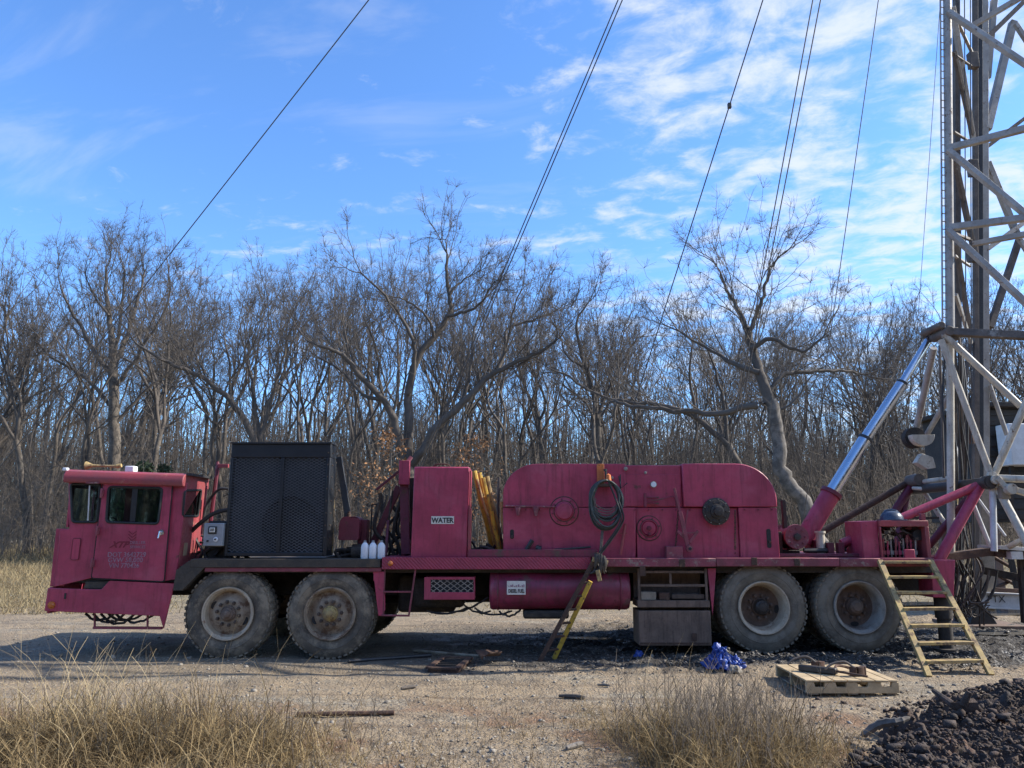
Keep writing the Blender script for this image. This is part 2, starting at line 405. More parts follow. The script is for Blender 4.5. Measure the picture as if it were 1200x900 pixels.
# ground ------------------------------------------------------------
def ground_mat():
    m = bpy.data.materials.new('ground'); nt = nodes(m); MAT['ground'] = m
    out = N(nt, 'ShaderNodeOutputMaterial'); p = N(nt, 'ShaderNodeBsdfPrincipled'); L(nt, p.outputs[0], out.inputs[0])
    g = N(nt, 'ShaderNodeNewGeometry').outputs['Position']
    sx = N(nt, 'ShaderNodeSeparateXYZ'); L(nt, g, sx.inputs[0]); X, Y = sx.outputs[0], sx.outputs[1]
    big = noise(nt, g, .45, 5, .6); mid = noise(nt, g, 1.8, 6, .65); fine = noise(nt, g, 22, 6, .7)
    st = noise(nt, scaled(nt, g, (.55, 1.6, 1)), 1.1, 6, .65)
    # gravel grains
    vo = N(nt, 'ShaderNodeTexVoronoi'); vo.inputs['Scale'].default_value = 38; L(nt, g, vo.inputs['Vector'])
    vo2 = N(nt, 'ShaderNodeTexVoronoi'); vo2.inputs['Scale'].default_value = 90; L(nt, g, vo2.inputs['Vector'])
    grain = N(nt, 'ShaderNodeSeparateColor'); L(nt, vo.outputs['Color'], grain.inputs[0])
    gravel = mixc(nt, grain.outputs[0], (.15, .125, .09), (.37, .315, .23))
    grain2 = N(nt, 'ShaderNodeSeparateColor'); L(nt, vo2.outputs['Color'], grain2.inputs[0])
    dirt = mixc(nt, ramp(nt, mid, .35, .65), (.31, .228, .138), (.20, .145, .088))
    dirt = mixc(nt, mth(nt, 'MULTIPLY', grain2.outputs[0], .45), dirt, (.36, .305, .22))
    dirt = mixc(nt, ramp(nt, fine, .5, .8, 0, .6), dirt, (.14, .11, .08))
    c = mixc(nt, ramp(nt, st, .50, .64), dirt, gravel)
    tr = noise(nt, scaled(nt, g, (.18, 2.4, 1)), 1.3, 6, .7)
    c = mixc(nt, ramp(nt, tr, .5, .66, 0, .7), c, (.14, .10, .062))
    # reddish clay near the camera in places
    c = mixc(nt, mth(nt, 'MULTIPLY', ramp(nt, noise(nt, g, .9, 4), .5, .62), ramp(nt, Y, 8.2, 6.8)), c, (.21, .125, .07))
    # dead leaves and straw litter near the camera
    c = mixc(nt, mth(nt, 'MULTIPLY', ramp(nt, noise(nt, g, 6, 6, .75), .5, .62, 0, .8), ramp(nt, Y, 8.6, 7.2)), c, (.15, .11, .07))
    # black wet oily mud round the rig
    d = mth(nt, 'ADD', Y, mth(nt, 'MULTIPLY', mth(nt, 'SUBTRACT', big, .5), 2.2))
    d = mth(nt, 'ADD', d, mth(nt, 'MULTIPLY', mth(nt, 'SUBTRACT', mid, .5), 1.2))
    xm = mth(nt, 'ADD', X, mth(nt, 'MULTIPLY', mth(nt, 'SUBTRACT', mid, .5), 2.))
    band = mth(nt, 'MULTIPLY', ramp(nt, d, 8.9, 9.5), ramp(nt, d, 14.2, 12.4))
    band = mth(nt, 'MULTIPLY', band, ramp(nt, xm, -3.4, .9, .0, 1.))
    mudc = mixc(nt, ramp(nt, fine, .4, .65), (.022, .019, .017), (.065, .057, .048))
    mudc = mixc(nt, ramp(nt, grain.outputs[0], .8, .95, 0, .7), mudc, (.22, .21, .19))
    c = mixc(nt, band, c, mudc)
    # darker grey-brown band by the front wheels
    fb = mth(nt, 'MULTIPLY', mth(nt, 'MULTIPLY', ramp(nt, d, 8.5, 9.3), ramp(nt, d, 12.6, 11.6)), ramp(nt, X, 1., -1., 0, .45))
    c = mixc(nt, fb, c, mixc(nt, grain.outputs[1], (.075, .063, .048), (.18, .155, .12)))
    # straw field behind
    sf = mth(nt, 'MULTIPLY', ramp(nt, mth(nt, 'ADD', Y, mth(nt, 'MULTIPLY', big, 5)), 17, 21), 1.)
    straw = mixc(nt, ramp(nt, noise(nt, g, 1.2, 8, .75), .35, .65), (.30, .245, .15), (.17, .14, .085))
    c = mixc(nt, sf, c, straw)
    L(nt, c, p.inputs['Base Color'])
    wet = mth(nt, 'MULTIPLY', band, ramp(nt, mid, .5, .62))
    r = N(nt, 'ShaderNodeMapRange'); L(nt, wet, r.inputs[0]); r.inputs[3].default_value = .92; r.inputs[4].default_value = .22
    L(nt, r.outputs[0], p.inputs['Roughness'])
    h = mth(nt, 'ADD', mth(nt, 'MULTIPLY', vo.outputs['Distance'], -.5), mth(nt, 'MULTIPLY', fine, 1.2))
    h = mth(nt, 'ADD', h, mth(nt, 'MULTIPLY', noise(nt, g, 7, 5), 2.5))
    L(nt, bump(nt, h, .9, .03), p.inputs['Normal'])
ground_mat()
def water_mat():
    m = bpy.data.materials.new('puddle_water'); nt = nodes(m); MAT['puddle_water'] = m
    out = N(nt, 'ShaderNodeOutputMaterial'); p = N(nt, 'ShaderNodeBsdfPrincipled'); L(nt, p.outputs[0], out.inputs[0])
    g = N(nt, 'ShaderNodeNewGeometry').outputs['Position']
    p.inputs['Base Color'].default_value = (.16, .15, .13, 1); p.inputs['Roughness'].default_value = .06; p.inputs['Specular IOR Level'].default_value = .8
    L(nt, bump(nt, noise(nt, g, 5, 3), .15, .01), p.inputs['Normal'])
water_mat()
# ------------------------------------------------------------------ the rig carrier
Y0 = 10.0; YB = 12.6
truck = empty('drilling_truck', (0, 11.3, 0), 'long faded red four-axle drilling rig carrier parked across the yard', 'drilling truck')
def T(m, name, mat, parent=None, bevel=.006, **k):
    return m.build(name, mat, parent or truck, bevel=bevel, **k)
def xz(px, py, Y=Y0):
    v = P(px, py, Y); return (v.x, v.z)
def side(Y):
    return lambda u, v: (u, Y, v)
def gasket(pts, r=.016):
    return M().tube(pts, r, 6, closed=True)
def text(s, size, x, y, z, mat, parent, name='lettering', shear=0., bold=0., align='CENTER', sx=1., depth=.001, rot=0.):
    cu = bpy.data.curves.new(name, 'FONT'); cu.body = s; cu.size = size; cu.align_x = align; cu.shear = shear; cu.offset = bold; cu.extrude = depth
    cu.resolution_u = 3
    t = bpy.data.objects.new(name, cu); col.objects.link(t)
    me = bpy.data.meshes.new_from_object(t); bpy.data.objects.remove(t)
    base = WORLD[parent.name]
    R = Matrix.Translation(Vector((x, y, z)) - base) @ Matrix.Rotation(PI / 2, 4, 'X') @ Matrix.Rotation(rot, 4, 'Z') @ Matrix.Scale(sx, 4, (1, 0, 0))
    me.transform(R); me.materials.clear(); me.materials.append(MAT[mat])
    o = bpy.data.objects.new(name, me); col.objects.link(o); o.parent = parent; WORLD[o.name] = base
    return o

# ---- cab -----------------------------------------------------------
CY1 = 10.72
wall_out = [xz(79, 563), xz(218, 566), xz(205, 679), xz(192, 681), xz(108, 677), (xz(62, 688)[0], .882), xz(69, 621), xz(80, 620)]
w1q = [xz(82, 567), xz(117, 567), xz(113, 612), xz(84, 612)]
w2q = [xz(128, 570.5), xz(191, 572), xz(186, 614), xz(125, 612)]
doorq = [xz(122, 564), xz(202, 566), xz(192, 681), xz(108, 677)]
doorh = [xz(124, 567), xz(200, 569), xz(190, 677), xz(111, 673)]
cab = empty('cab', (-5.0, 10.36, .9)); cab.parent = truck; cab.location = Vector((-5.0, 10.36, .9)) - WORLD['drilling_truck']; 
m = M()
m.plate(wall_out, [rrect(w1q, .045), rrect(w2q, .055)], side(Y0 + .022), (0, .033, 0))
m.plate(wall_out, [rrect(w1q, .045), rrect(w2q, .05)], side(CY1 - .035), (0, .035, 0))
# rear wall, YZ
XR = wall_out[1][0] - .01; XRb = wall_out[2][0]
zt, zb = wall_out[1][1], wall_out[2][1]
def rear(u, v): return (XR + (XRb - XR) * (zt - v) / (zt - zb), u, v)
def rz(px, py):     # pixel on the rear wall plane -> (Y, Z)
    Y = 10.3
    for _ in range(12):
        v = P(px, py, Y); X = XR; Y = Y * X / v.x
    v = P(px, py, Y); return (Y, v.z)
rw = [rz(217, 575), rz(236, 574), rz(233, 605), rz(215, 605)]
m2 = M(); m2.plate([(Y0 + .056, zt), (CY1 - .04, zt), (CY1 - .04, zb), (Y0 + .056, zb)], [rrect(rw, .04)], rear, (-.03, 0, 0))
XF = wall_out[0][0]
m.plate([(Y0 + .056, 2.2), (CY1 - .04, 2.2), (CY1 - .04, 1.62), (Y0 + .056, 1.62)], [rrect([(Y0 + .12, 2.12), (CY1 - .1, 2.12), (CY1 - .1, 1.7), (Y0 + .12, 1.7)], .04)], lambda u, v: (XF + .01, u, v), (.03, 0, 0))
m.box(-5.83, XF + .06, Y0 + .057, CY1 - .036, .885, 1.6)
T(m, 'cab_wall', 'red_paint', cab, bevel=.004)
T(m2, 'rear_wall', 'red_roof', cab, bevel=0)
m = M().plate([(10.16, 1.42), (10.27, 1.42), (10.27, 1.26), (10.15, 1.26)], [], lambda u, v: (rear(u, v)[0] + .002, u, v), (.004, 0, 0))
T(m, 'faded_patch', 'faded_tape', cab, bevel=0)
# roof cap
m = M(); a = P(76, 556, 9.97); b = P(216, 561, 9.97)
prof = [(-.055, -.10), (-.068, -.05), (-.06, .0), (-.03, .045), (.05, .07), (.4, .085), (.72, .07), (.79, .04), (.80, -.10)]
vs = []
for e, q in enumerate((a, b)):
    for (dy, dz) in prof: vs.append((q.x, Y0 + dy, q.z + dz + (.0)))
k = len(prof); m.add(vs, [(i, i + 1, k + i + 1, k + i) for i in range(k - 1)] + [tuple(range(k))[::-1], tuple(range(k, 2 * k)), (0, k, 2 * k - 1, k - 1)])
T(m, 'cab_roof', 'red_roof', cab, bevel=.012)
m = M().box(b.x + .0, b.x + .07, Y0 + .02, CY1 + .05, b.z + .045, b.z + .075)
T(m, 'roof_flashing', 'black_metal', cab, bevel=0)
# floor, interior
m = M().box(-5.7, -4.25, Y0 + .07, CY1 - .05, .93, .98); T(m, 'cab_floor', 'interior', cab)
m = M().box(-4.95, -4.5, 10.2, 10.6, .98, 1.38).box(-4.55, -4.43, 10.2, 10.6, 1.38, 1.98)
T(m, 'driver_seat', 'seat_vinyl', cab, bevel=.04)
m = M().tube([(-5.35 + .17 * math.sin(t * PI / 10) * .45, 10.38 + .19 * math.cos(t * PI / 10), 1.55 + .19 * math.sin(t * PI / 10)) for t in range(20)], .014, 6, closed=True)
m.tube([(-5.6, 10.38, 1.2), (-5.35, 10.38, 1.55)], .02, 6); T(m, 'steering_wheel', 'gasket', cab, bevel=0)
m = M().box(-5.7, -5.5, 10.1, 10.66, 1.2, 1.52); T(m, 'dashboard', 'interior', cab, bevel=.02)
# door
door = T(M().plate(rrect(doorq, .03), [rrect(w2q, .05)], side(Y0 - .012), (0, .03, 0)), 'door', 'red_paint', cab, bevel=.006)
# nothing may be deeper than a sub-part: door fittings are sub-parts of the cab as well
def pane(q, Y, r=.045, fn=None, th=(0, .008, 0)):
    o = rrect(q, r); mm = M().plate(o, [], fn or side(Y), th); return mm
T(pane(w1q, Y0 + .034), 'window', 'window_glass', cab, bevel=0)
T(pane(w2q, Y0 + .004), 'window', 'window_glass', cab, bevel=0)
T(pane(w1q, CY1 - .02), 'window', 'window_glass', cab, bevel=0)
T(pane(w2q, CY1 - .02), 'window', 'window_glass', cab, bevel=0)
T(pane(rw, 0, .04, lambda u, v: (rear(u, v)[0] - .018, u, v), (.006, 0, 0)), 'rear_window', 'window_glass', cab, bevel=0)
T(gasket([(u, Y0 + .016, v) for u, v in rrect(w1q, .045)]), 'window_seal', 'gasket', cab, bevel=0)
T(gasket([(u, Y0 - .012, v) for u, v in rrect(w2q, .05)]), 'window_seal', 'gasket', cab, bevel=0)
T(gasket([(rear(u, v)[0] + .002, u, v) for u, v in rrect(rw, .04)], .014), 'window_seal', 'gasket', cab, bevel=0)
xs = xz(157, 590)[0]
T(M().box(xs - .035, xs + .035, Y0 - .004, Y0 + .008, w2q[3][1] + .01, w2q[0][1] - .01), 'window_divider', 'gasket', cab, bevel=0)
c = P(189, 624, Y0 - .02)
m = M().lathe([(0, .0), (0, .036), (-.012, .036), (-.014, 0)], (c.x, Y0 - .012, c.z), 'y', 16).tube([(c.x, Y0 - .02, c.z + .01), (c.x + .0, Y0 - .06, c.z + .01), (c.x - .012, Y0 - .065, c.z - .07)], .011, 6)
T(m, 'door_handle', 'chrome', cab, bevel=0)
T(M().tube([(u, Y0 - .004, v) for u, v in rrect([(doorq[0][0] - .008, doorq[0][1] + .006), (doorq[1][0] + .008, doorq[1][1] + .006), (doorq[2][0] + .008, doorq[2][1] - .008), (doorq[3][0] - .008, doorq[3][1] - .008)], .03)], .007, 5, closed=True), 'door_seal', 'gasket', cab, bevel=0)
for (px, py) in ((121, 578), (116, 622), (110, 660)):
    c = P(px, py, Y0)
    T(M().box(c.x - .02, c.x + .02, Y0 - .045, Y0 - .013, c.z - .045, c.z + .045).lathe([(-.06, .0), (-.06, .014), (.06, .014), (.06, 0)], (c.x, Y0 - .05, c.z), 'z', 8), 'door_hinge', 'red_worn', cab, bevel=.004)
c = P(89, 643, Y0); q = [xz(85, 631), xz(94, 631), xz(91, 656), xz(82, 656)]
T(M().plate(rrect(q, .02), [], side(Y0 + .012), (0, .01, 0)), 'access_panel', 'red_paint', cab, bevel=.003)
T(M().tube([(u, Y0 + .014, v) for u, v in rrect(q, .02)], .005, 5, closed=True), 'panel_seam', 'maroon_paint', cab, bevel=0)
a = P(104, 566, Y0); T(M().box(a.x, a.x + .17, Y0 - .07, Y0 + .018, a.z - .01, a.z + .01), 'rain_visor', 'red_worn', cab, bevel=0)
# mirror rail / wiper seen in the front window
a = P(106, 569, Y0); b = P(104, 610, Y0); T(M().tube([(a.x, Y0 - .02, a.z), (b.x, Y0 - .02, b.z)], .008, 6), 'window_rod', 'mast_pale', cab, bevel=0)
# lettering
lz = lambda py: P(160, py, Y0 - .014).z
lx = lambda px: P(px, 640, Y0 - .014).x
YL = Y0 - .0145
emb = M()
for k in range(3):
    c = Vector((lx(154), 0, lz(624.5 + 3.6 * k))); w = .05
    for s in (-1, 1): emb.beam((c.x + s * w, YL, c.z + .022), (c.x, YL, c.z - .018), .010, .002, (0, 1, 0))
T(emb, 'emblem', 'letter_red', cab, bevel=0)
text('XTP', .105, lx(139), YL, lz(641.5), 'letter_red', cab, shear=.5, bold=.004, sx=1.15)
text('DRILLER', .052, lx(161), YL, lz(637.5), 'letter_grey', cab, sx=1.05)
text('SERVICES', .048, lx(161.5), YL, lz(642.5), 'letter_grey', cab, sx=1.0)
text('DOT 3642729', .082, lx(149.5), YL, lz(652.5), 'letter_grey', cab, bold=.001)
text('GVW 58,000', .082, lx(148.5), YL, lz(658.8), 'letter_grey', cab, bold=.001)
text('VIN 770426', .078, lx(147.5), YL, lz(665.2), 'letter_grey', cab, bold=.001)
# horn, marker, beacon on the roof
rx = lambda px, py: P(px, py, 10.3)
a = rx(101, 545.5); b = rx(137, 546.5); zr = rx(120, 551).z - .03
m = M().tube([a, a + (b - a) * .06, a + (b - a) * .2, a + (b - a) * .45, b], [.055, .045, .022, .015, .018], 14)
m.tube([b + Vector((-.08, 0, 0)), b + Vector((-.08, 0, -.11))], .012, 6).tube([b, b + Vector((.06, 0, .012))], [.03, .024], 10)
T(m, 'air_horn', 'yellow_rust', cab, bevel=0)
a = rx(154, 549); T(M().box(a.x - .06, a.x + .06, 10.24, 10.36, zr, a.z + .03), 'roof_beacon', 'white_plastic', cab, bevel=.012)
a = rx(90, 549); T(M().box(a.x - .03, a.x + .03, 10.02, 10.08, a.z - .05, a.z - .01), 'marker_light', 'white_plastic', cab, bevel=.008)
# white hard hat on the dash
def hard_hat(name, c, r, mat, parent=None):
    m = M(); prof = [(.0, r * 1.28), (.012, r * 1.28), (.014, r), (r * .35, r * .95), (r * .62, r * .78), (r * .8, r * .5), (r * .88, 0.001)]
    m.lathe(prof, c, 'z', 20); m.tube([(c[0] - r * .9, c[1], c[2] + r * .35), (c[0] - r * .5, c[1], c[2] + r * .83), (c[0], c[1], c[2] + r * .96), (c[0] + r * .5, c[1], c[2] + r * .83), (c[0] + r * .9, c[1], c[2] + r * .35)], r * .12, 6)
    return m.build(name, mat, parent)
q = P(167, 611, 10.4); hh = hard_hat('hard_hat', (q.x, 10.4, 1.52), .12, 'white_plastic')
tag(hh, 'white hard hat lying inside the truck cab behind the door window', 'hard hat', 'hard hats')
T(M().box(-5.2, -4.55, 10.3, 10.66, 1.36, 1.515), 'cab_shelf', 'interior', cab, bevel=.01)

# ---- skirt / front bumper ---------------------------------------------
sk = [xz(56, 688), xz(62, 687), xz(99, 688), xz(118, 689), xz(128, 679), xz(205, 683), xz(191, 735), xz(187, 722), xz(52, 716)]
sk = [xz(56, 689), xz(100, 690.5), xz(119, 690.5), xz(128, 680.5), xz(206, 684), xz(203, 690), xz(191.5, 737), xz(187, 722), xz(52, 716)]
m = M().plate(sk, [], side(Y0 - .005), (0, .03, 0))
m.box(sk[0][0] + .002, sk[0][0] + .04, Y0 + .028, YB, .56, .88)
m.box(sk[0][0] + .04, -4.4, CY1 + .02, YB, .8, .9)
T(m, 'front_bumper', 'red_paint', bevel=.008)
T(M().plate([xz(99, 682), xz(127, 681.5), xz(118, 690), xz(96, 690)], [], side(Y0 + .03), (0, .12, 0)).box(xz(96, 686)[0], xz(134, 686)[0], Y0 + .16, Y0 + .2, .84, 1.0), 'cab_step', 'dark_grime', bevel=.003)
c = P(61, 709, Y0); T(M().lathe([(0, 0), (0, .045), (-.014, .045), (-.014, .034), (-.03, .022), (-.034, 0)], (c.x, Y0 - .006, c.z), 'y', 18), 'side_marker', 'amber_lens', bevel=0)
c = P(77, 697, Y0)
T(M().box(c.x - .012, c.x + .012, Y0 - .012, Y0 - .004, c.z - .05, c.z + .02), 'bumper_bracket', 'black_metal', bevel=0)
# hoses and step under the bumper
m = M()
for s in range(5):
    a = P(100 + 9 * s, 719, Y0 + .2); b = P(135 + 12 * s, 718, Y0 + .15); m.tube(catenary(a, b, .09 + .02 * (s % 3), 10, .012, s), .016, 6)
T(m, 'air_hose', 'rubber', bevel=0)
m = M().beam(P(111, 719, Y0 + .1), P(111, 736, Y0 + .1), .02, .02).beam(P(173, 720, Y0 + .1), P(173, 736, Y0 + .1), .02, .02).beam(P(110, 735.5, Y0 + .1), P(190, 736, Y0 + .1), .03, .05)
T(m, 'boarding_step', 'red_worn', bevel=0)

# ---- frame and running gear -------------------------------------------
m = M()
for y in (10.75, 11.7): m.box(-5.6, 5.9, y, y + .12, .72, 1.08)
for x in (-4.6, -3, -1.5, 0, 1.5, 3, 4.4, 5.6): m.box(x, x + .15, 10.87, 11.7, .78, 1.02)
m.box(-4.3, 5.4, 10.1, 12.5, 1.05, 1.13)
T(m, 'chassis_frame', 'under_dark', bevel=.004)
def wheel(x, z, rear, sidey, hubmat, rimmat, tyremat, rot=0, dual=False, R=.56, discmat='rim_disc', holes=(0, 1)):
    """one wheel: tyre with tread blocks, dished rim with holes and lugs, hub. sidey -1 faces the camera"""
    s = sidey; yf = Y0 + .03 if s < 0 else YB - .03
    w = empty('wheel', (x, yf, z - R)); w.parent = truck; w.location = Vector((x, yf, z - R)) - WORLD['drilling_truck']
    rr = .315
    def tp(off):
        return [(off - s * a if 0 else off + (-s) * a * 1, r) for a, r in
                ((.05, rr - .015), (.02, rr + .02), (.0, rr + .09), (.004, rr + .14), (.03, R - .045), (.055, R - .012), (.10, R - .004), (.18, R), (.26, R - .004), (.305, R - .012), (.33, R - .045), (.355, rr + .14), (.36, rr + .09), (.34, rr + .02), (.31, rr - .015))]
    m = M(); c = (x, yf, z)
    offs = [0] + ([.40] if dual else [])
    for o in offs:
        dy = o * (1 if s < 0 else -1)
        m.lathe([((a if s < 0 else a), r) for a, r in [(dy + (1 if s < 0 else -1) * aa, r2) for aa, r2 in ((.05, rr - .015), (.02, rr + .02), (.0, rr + .09), (.004, rr + .14), (.03, R - .045), (.055, R - .014), (.10, R - .008), (.18, R - .006), (.26, R - .008), (.305, R - .014), (.33, R - .045), (.355, rr + .14), (.36, rr + .09), (.34, rr + .02), (.31, rr - .015))]], c, 'y', 72)
        sg = 1 if s < 0 else -1
        for k in range(46):
            t = 2 * PI * k / 46 + rot; er = Vector((math.cos(t), 0, math.sin(t))); et = Vector((-math.sin(t), 0, math.cos(t)))
            for (y0, y1, tw) in ((.022, .125, 0), (.14, .215, .3), (.235, .335, .5)):
                t2 = t + tw * 2 * PI / 46; er = Vector((math.cos(t2), 0, math.sin(t2))); et = Vector((-math.sin(t2), 0, math.cos(t2)))
                r0 = R - .03; vs = []
                for yy in (y0, y1):
                    shrink = .014 if (yy < .05 or yy > .32) else 0
                    for (q, rad) in ((-.024, r0), (.024, r0), (.021, R + .004 - shrink), (-.021, R + .004 - shrink)):
                        vs.append(Vector(c) + er * rad + et * q + Vector((0, dy + sg * yy, 0)))
                m.add(vs, [(0, 1, 2, 3), (4, 7, 6, 5), (0, 4, 5, 1), (1, 5, 6, 2), (2, 6, 7, 3), (3, 7, 4, 0)])
    # raised ring and lettering-like ribs on the sidewall
    sg = 1 if s < 0 else -1
    m.lathe([(sg * .006, rr + .10), (sg * -.004, rr + .105), (sg * -.004, rr + .112), (sg * .006, rr + .117)], c, 'y', 72)
    m.build('tyre', tyremat, w)
    # rim
    if rear: lip = [(.05, rr + .005), (.008, rr + .012), (-.008, rr + .006), (-.006, rr - .008), (.016, rr - .016), (.024, rr - .03), (.10, rr - .042), (.19, rr - .05), (.215, rr - .065)]; disc = [(.214, rr - .064), (.215, .20), (.19, .165), (.185, .11), (.14, .105), (.13, .0)]
    else: lip = [(.05, rr + .005), (.008, rr + .012), (-.010, rr + .006), (-.008, rr - .010), (.012, rr - .018), (.018, rr - .03), (.08, rr - .04), (.095, rr - .05)]; disc = [(.094, rr - .049), (.085, .225), (.045, .185), (.036, .17), (.036, .115), (.04, .09), (.04, 0)]
    M().lathe([(sg * a, r) for a, r in lip], c, 'y', 64).build('rim', rimmat, w, sharp=.9)
    M().lathe([(sg * a, r) for a, r in disc], c, 'y', 56).build('wheel_disc', discmat, w, sharp=.9)
    yd = (.185 if rear else .036)
    # hand holes as dark plugs with a lip
    for k in holes:
        m = M(); t = rot + PI * k + .35; rad = .222
        cc = Vector(c) + Vector((math.cos(t) * rad, sg * (.214 if rear else .078), math.sin(t) * rad))
        er = Vector((math.cos(t), 0, math.sin(t))); et = Vector((-math.sin(t), 0, math.cos(t)))
        o = []
        for j in range(14):
            a = 2 * PI * j / 14; o.append(cc + er * math.cos(a) * .030 + et * math.sin(a) * .052 - Vector((0, sg * .006, 0)) + (Vector((0, sg * .012 * -math.cos(a), 0)) if not rear else Vector((0, 0, 0))))
        m.add(o + [v + Vector((0, sg * .03, 0)) for v in o], [tuple(range(14)), tuple(range(14, 28))] + [(j, (j + 1) % 14, 14 + (j + 1) % 14, 14 + j) for j in range(14)])
        m.build('hand_hole', 'gasket', w)
    # lugs
    m = M()
    for k in range(10):
        t = 2 * PI * k / 10 + rot; rad = .142
        cc = (c[0] + math.cos(t) * rad, c[1] + sg * yd, c[2] + math.sin(t) * rad)
        M().lathe([(0, .024), (-sg * .014, .024), (-sg * .015, .018), (-sg * .042, .017), (-sg * .045, .0)], cc, 'y', 6).build('lug_nut', 'rim_rust' if rear else 'lug_metal', w)
    # hub
    d = 0 if not rear else .09
    prof = [(yd + .01, .098), (yd - .022, .094), (yd - .03, .078), (yd - .055, .074), (yd - .062, .052), (yd - .09, .046), (yd - .10, .03), (yd - .104, 0)] if not rear else [(yd + .01, .105), (yd - .05, .10), (yd - .07, .085), (yd - .10, .08), (yd - .115, .055), (yd - .125, .05), (yd - .13, 0)]
    m = M().lathe([(sg * a, r) for a, r in prof], c, 'y', 28)
    for k in range(8):
        t = 2 * PI * k / 8; m.lathe([(sg * (yd - .026), .008), (sg * (yd - .042), .008), (sg * (yd - .043), 0)], (c[0] + math.cos(t) * .085, c[1], c[2] + math.sin(t) * .088), 'y', 6)
    m.build('hub', hubmat, w)
    return w
WX = [(-3.56, .555), (-2.28, .555), (3.16, .625), (4.36, .63)]
wheel(WX[0][0], WX[0][1], False, -1, 'rim_rust', 'rim_cream', 'tyre', -.1 - .35 - .35)
wheel(WX[1][0], WX[1][1], False, -1, 'yellow_rust', 'rim_disc', 'tyre', 3.2, holes=(0,))
wheel(WX[2][0], WX[2][1], True, -1, 'hub_black', 'rim_cream', 'tyre_muddy', -.5, True, discmat='rim_rust', holes=(0,))
wheel(WX[3][0], WX[3][1], True, -1, 'rim_rust', 'rim_grey', 'tyre_muddy', -1.9, True, discmat='rust_brown', holes=(0,))
for i, (x, z) in enumerate(WX): wheel(x, z, i > 1, 1, 'hub_black', 'rim_rust', 'tyre', .4 * i, i > 1)
for i, (x, z) in enumerate(WX):
    m = M().lathe([(0, 0), (0, .09), (1.7, .09), (1.7, 0)], (x, 10.45, z), 'y', 16).lathe([(.5, .09), (.55, .2), (.7, .27), (.9, .27), (1.05, .2), (1.1, .09)], (x, 10.5, z), 'y', 20)
    T(m, 'axle', 'under_dark', bevel=0)
    m = M()
    for k in range(5): m.box(x - .5 + .07 * k, x + .5 - .07 * k, 10.72, 10.82, z + .1 - .022 * k, z + .118 - .022 * k)
    T(m, 'leaf_spring', 'under_dark', bevel=0)
T(M().tube([(-2.3, 11.3, .62), (3.1, 11.3, .68)], .06, 12), 'drive_shaft', 'under_dark', bevel=0)
# gearbox and sump between the fuel tank and the front wheels
m = M().box(-1.5, -.75, 10.5, 11.3, .52, 1.0).box(-1.28, -.62, 10.3, 10.9, .6, .98); T(m, 'transfer_case', 'under_dark', bevel=.05)
for b6 in ((-1.9, -.3, 11.0, 12.2, .7, 1.05), (1.5, 2.5, 11.2, 12.4, .6, 1.05)): T(M().box(*b6), 'underframe_tank', 'under_dark', bevel=.03)
m = M()
for s, (a, b) in enumerate((((500, 716), (560, 708)), ((505, 718), (572, 700)), ((540, 705), (575, 716)), ((556, 712), (600, 716)), ((585, 716), (610, 714)))):
    m.tube(catenary(P(*a, 10.25), P(*b, 10.25), .07, 10, .01, s), .013, 6)
T(m, 'brake_hose', 'rubber', bevel=0)

# ---- deck ----------------------------------------------------------------
dk = lambda px, py: xz(px, py, Y0)
zt1 = dk(300, 655)[1]
m = M().box(dk(224, 657)[0], dk(446, 655)[0], Y0 - .02, YB, dk(300, 665)[1], zt1)
T(m, 'front_deck', 'dark_grime', bevel=.006)
m = M().box(dk(240, 665)[0], dk(447, 665)[0], Y0 + .0, Y0 + .05, dk(300, 670)[1], dk(300, 665.2)[1]); T(m, 'deck_flange', 'red_worn', bevel=.004)
m = M().plate([dk(222, 657), dk(240, 657), dk(240, 665), dk(214, 692), dk(203, 692), dk(207, 668)], [], side(Y0 - .015), (0, .5, 0)); T(m, 'front_mudguard', 'dark_grime', bevel=.004)
m = M().plate([dk(437, 670), dk(450, 670), dk(451, 715), dk(446, 722), dk(443, 722)], [], side(Y0 + .02), (0, .03, 0)).box(dk(437, 670)[0], dk(437, 670)[0] + .03, Y0 + .05, 10.6, .95, 1.06)
T(m, 'mudguard_bracket', 'red_paint', bevel=.004)
m = M().plate([dk(830, 666), dk(840, 666), dk(836, 722)], [], side(Y0 + .03), (0, .03, 0)); T(m, 'mudguard_bracket', 'red_paint', bevel=.004)
ztm = dk(550, 653)[1]; zbm = dk(550, 667)[1]
m = M().box(dk(448, 660)[0], dk(692, 660)[0], Y0 - .03, YB, zbm, ztm); T(m, 'side_channel', 'tread_plate', bevel=.004)
m = M().box(dk(549, 660)[0], dk(700, 660)[0], Y0 + .0, Y0 + .08, ztm + .002, dk(600, 644)[1]); T(m, 'kick_plate', 'red_dirty', bevel=.006)
c = P(458, 660, Y0); T(M().lathe([(0, 0), (0, .032), (-.012, .032), (-.026, .018), (-.03, 0)], (c.x, Y0 - .031, c.z), 'y', 16), 'side_marker', 'amber_lens', bevel=0)
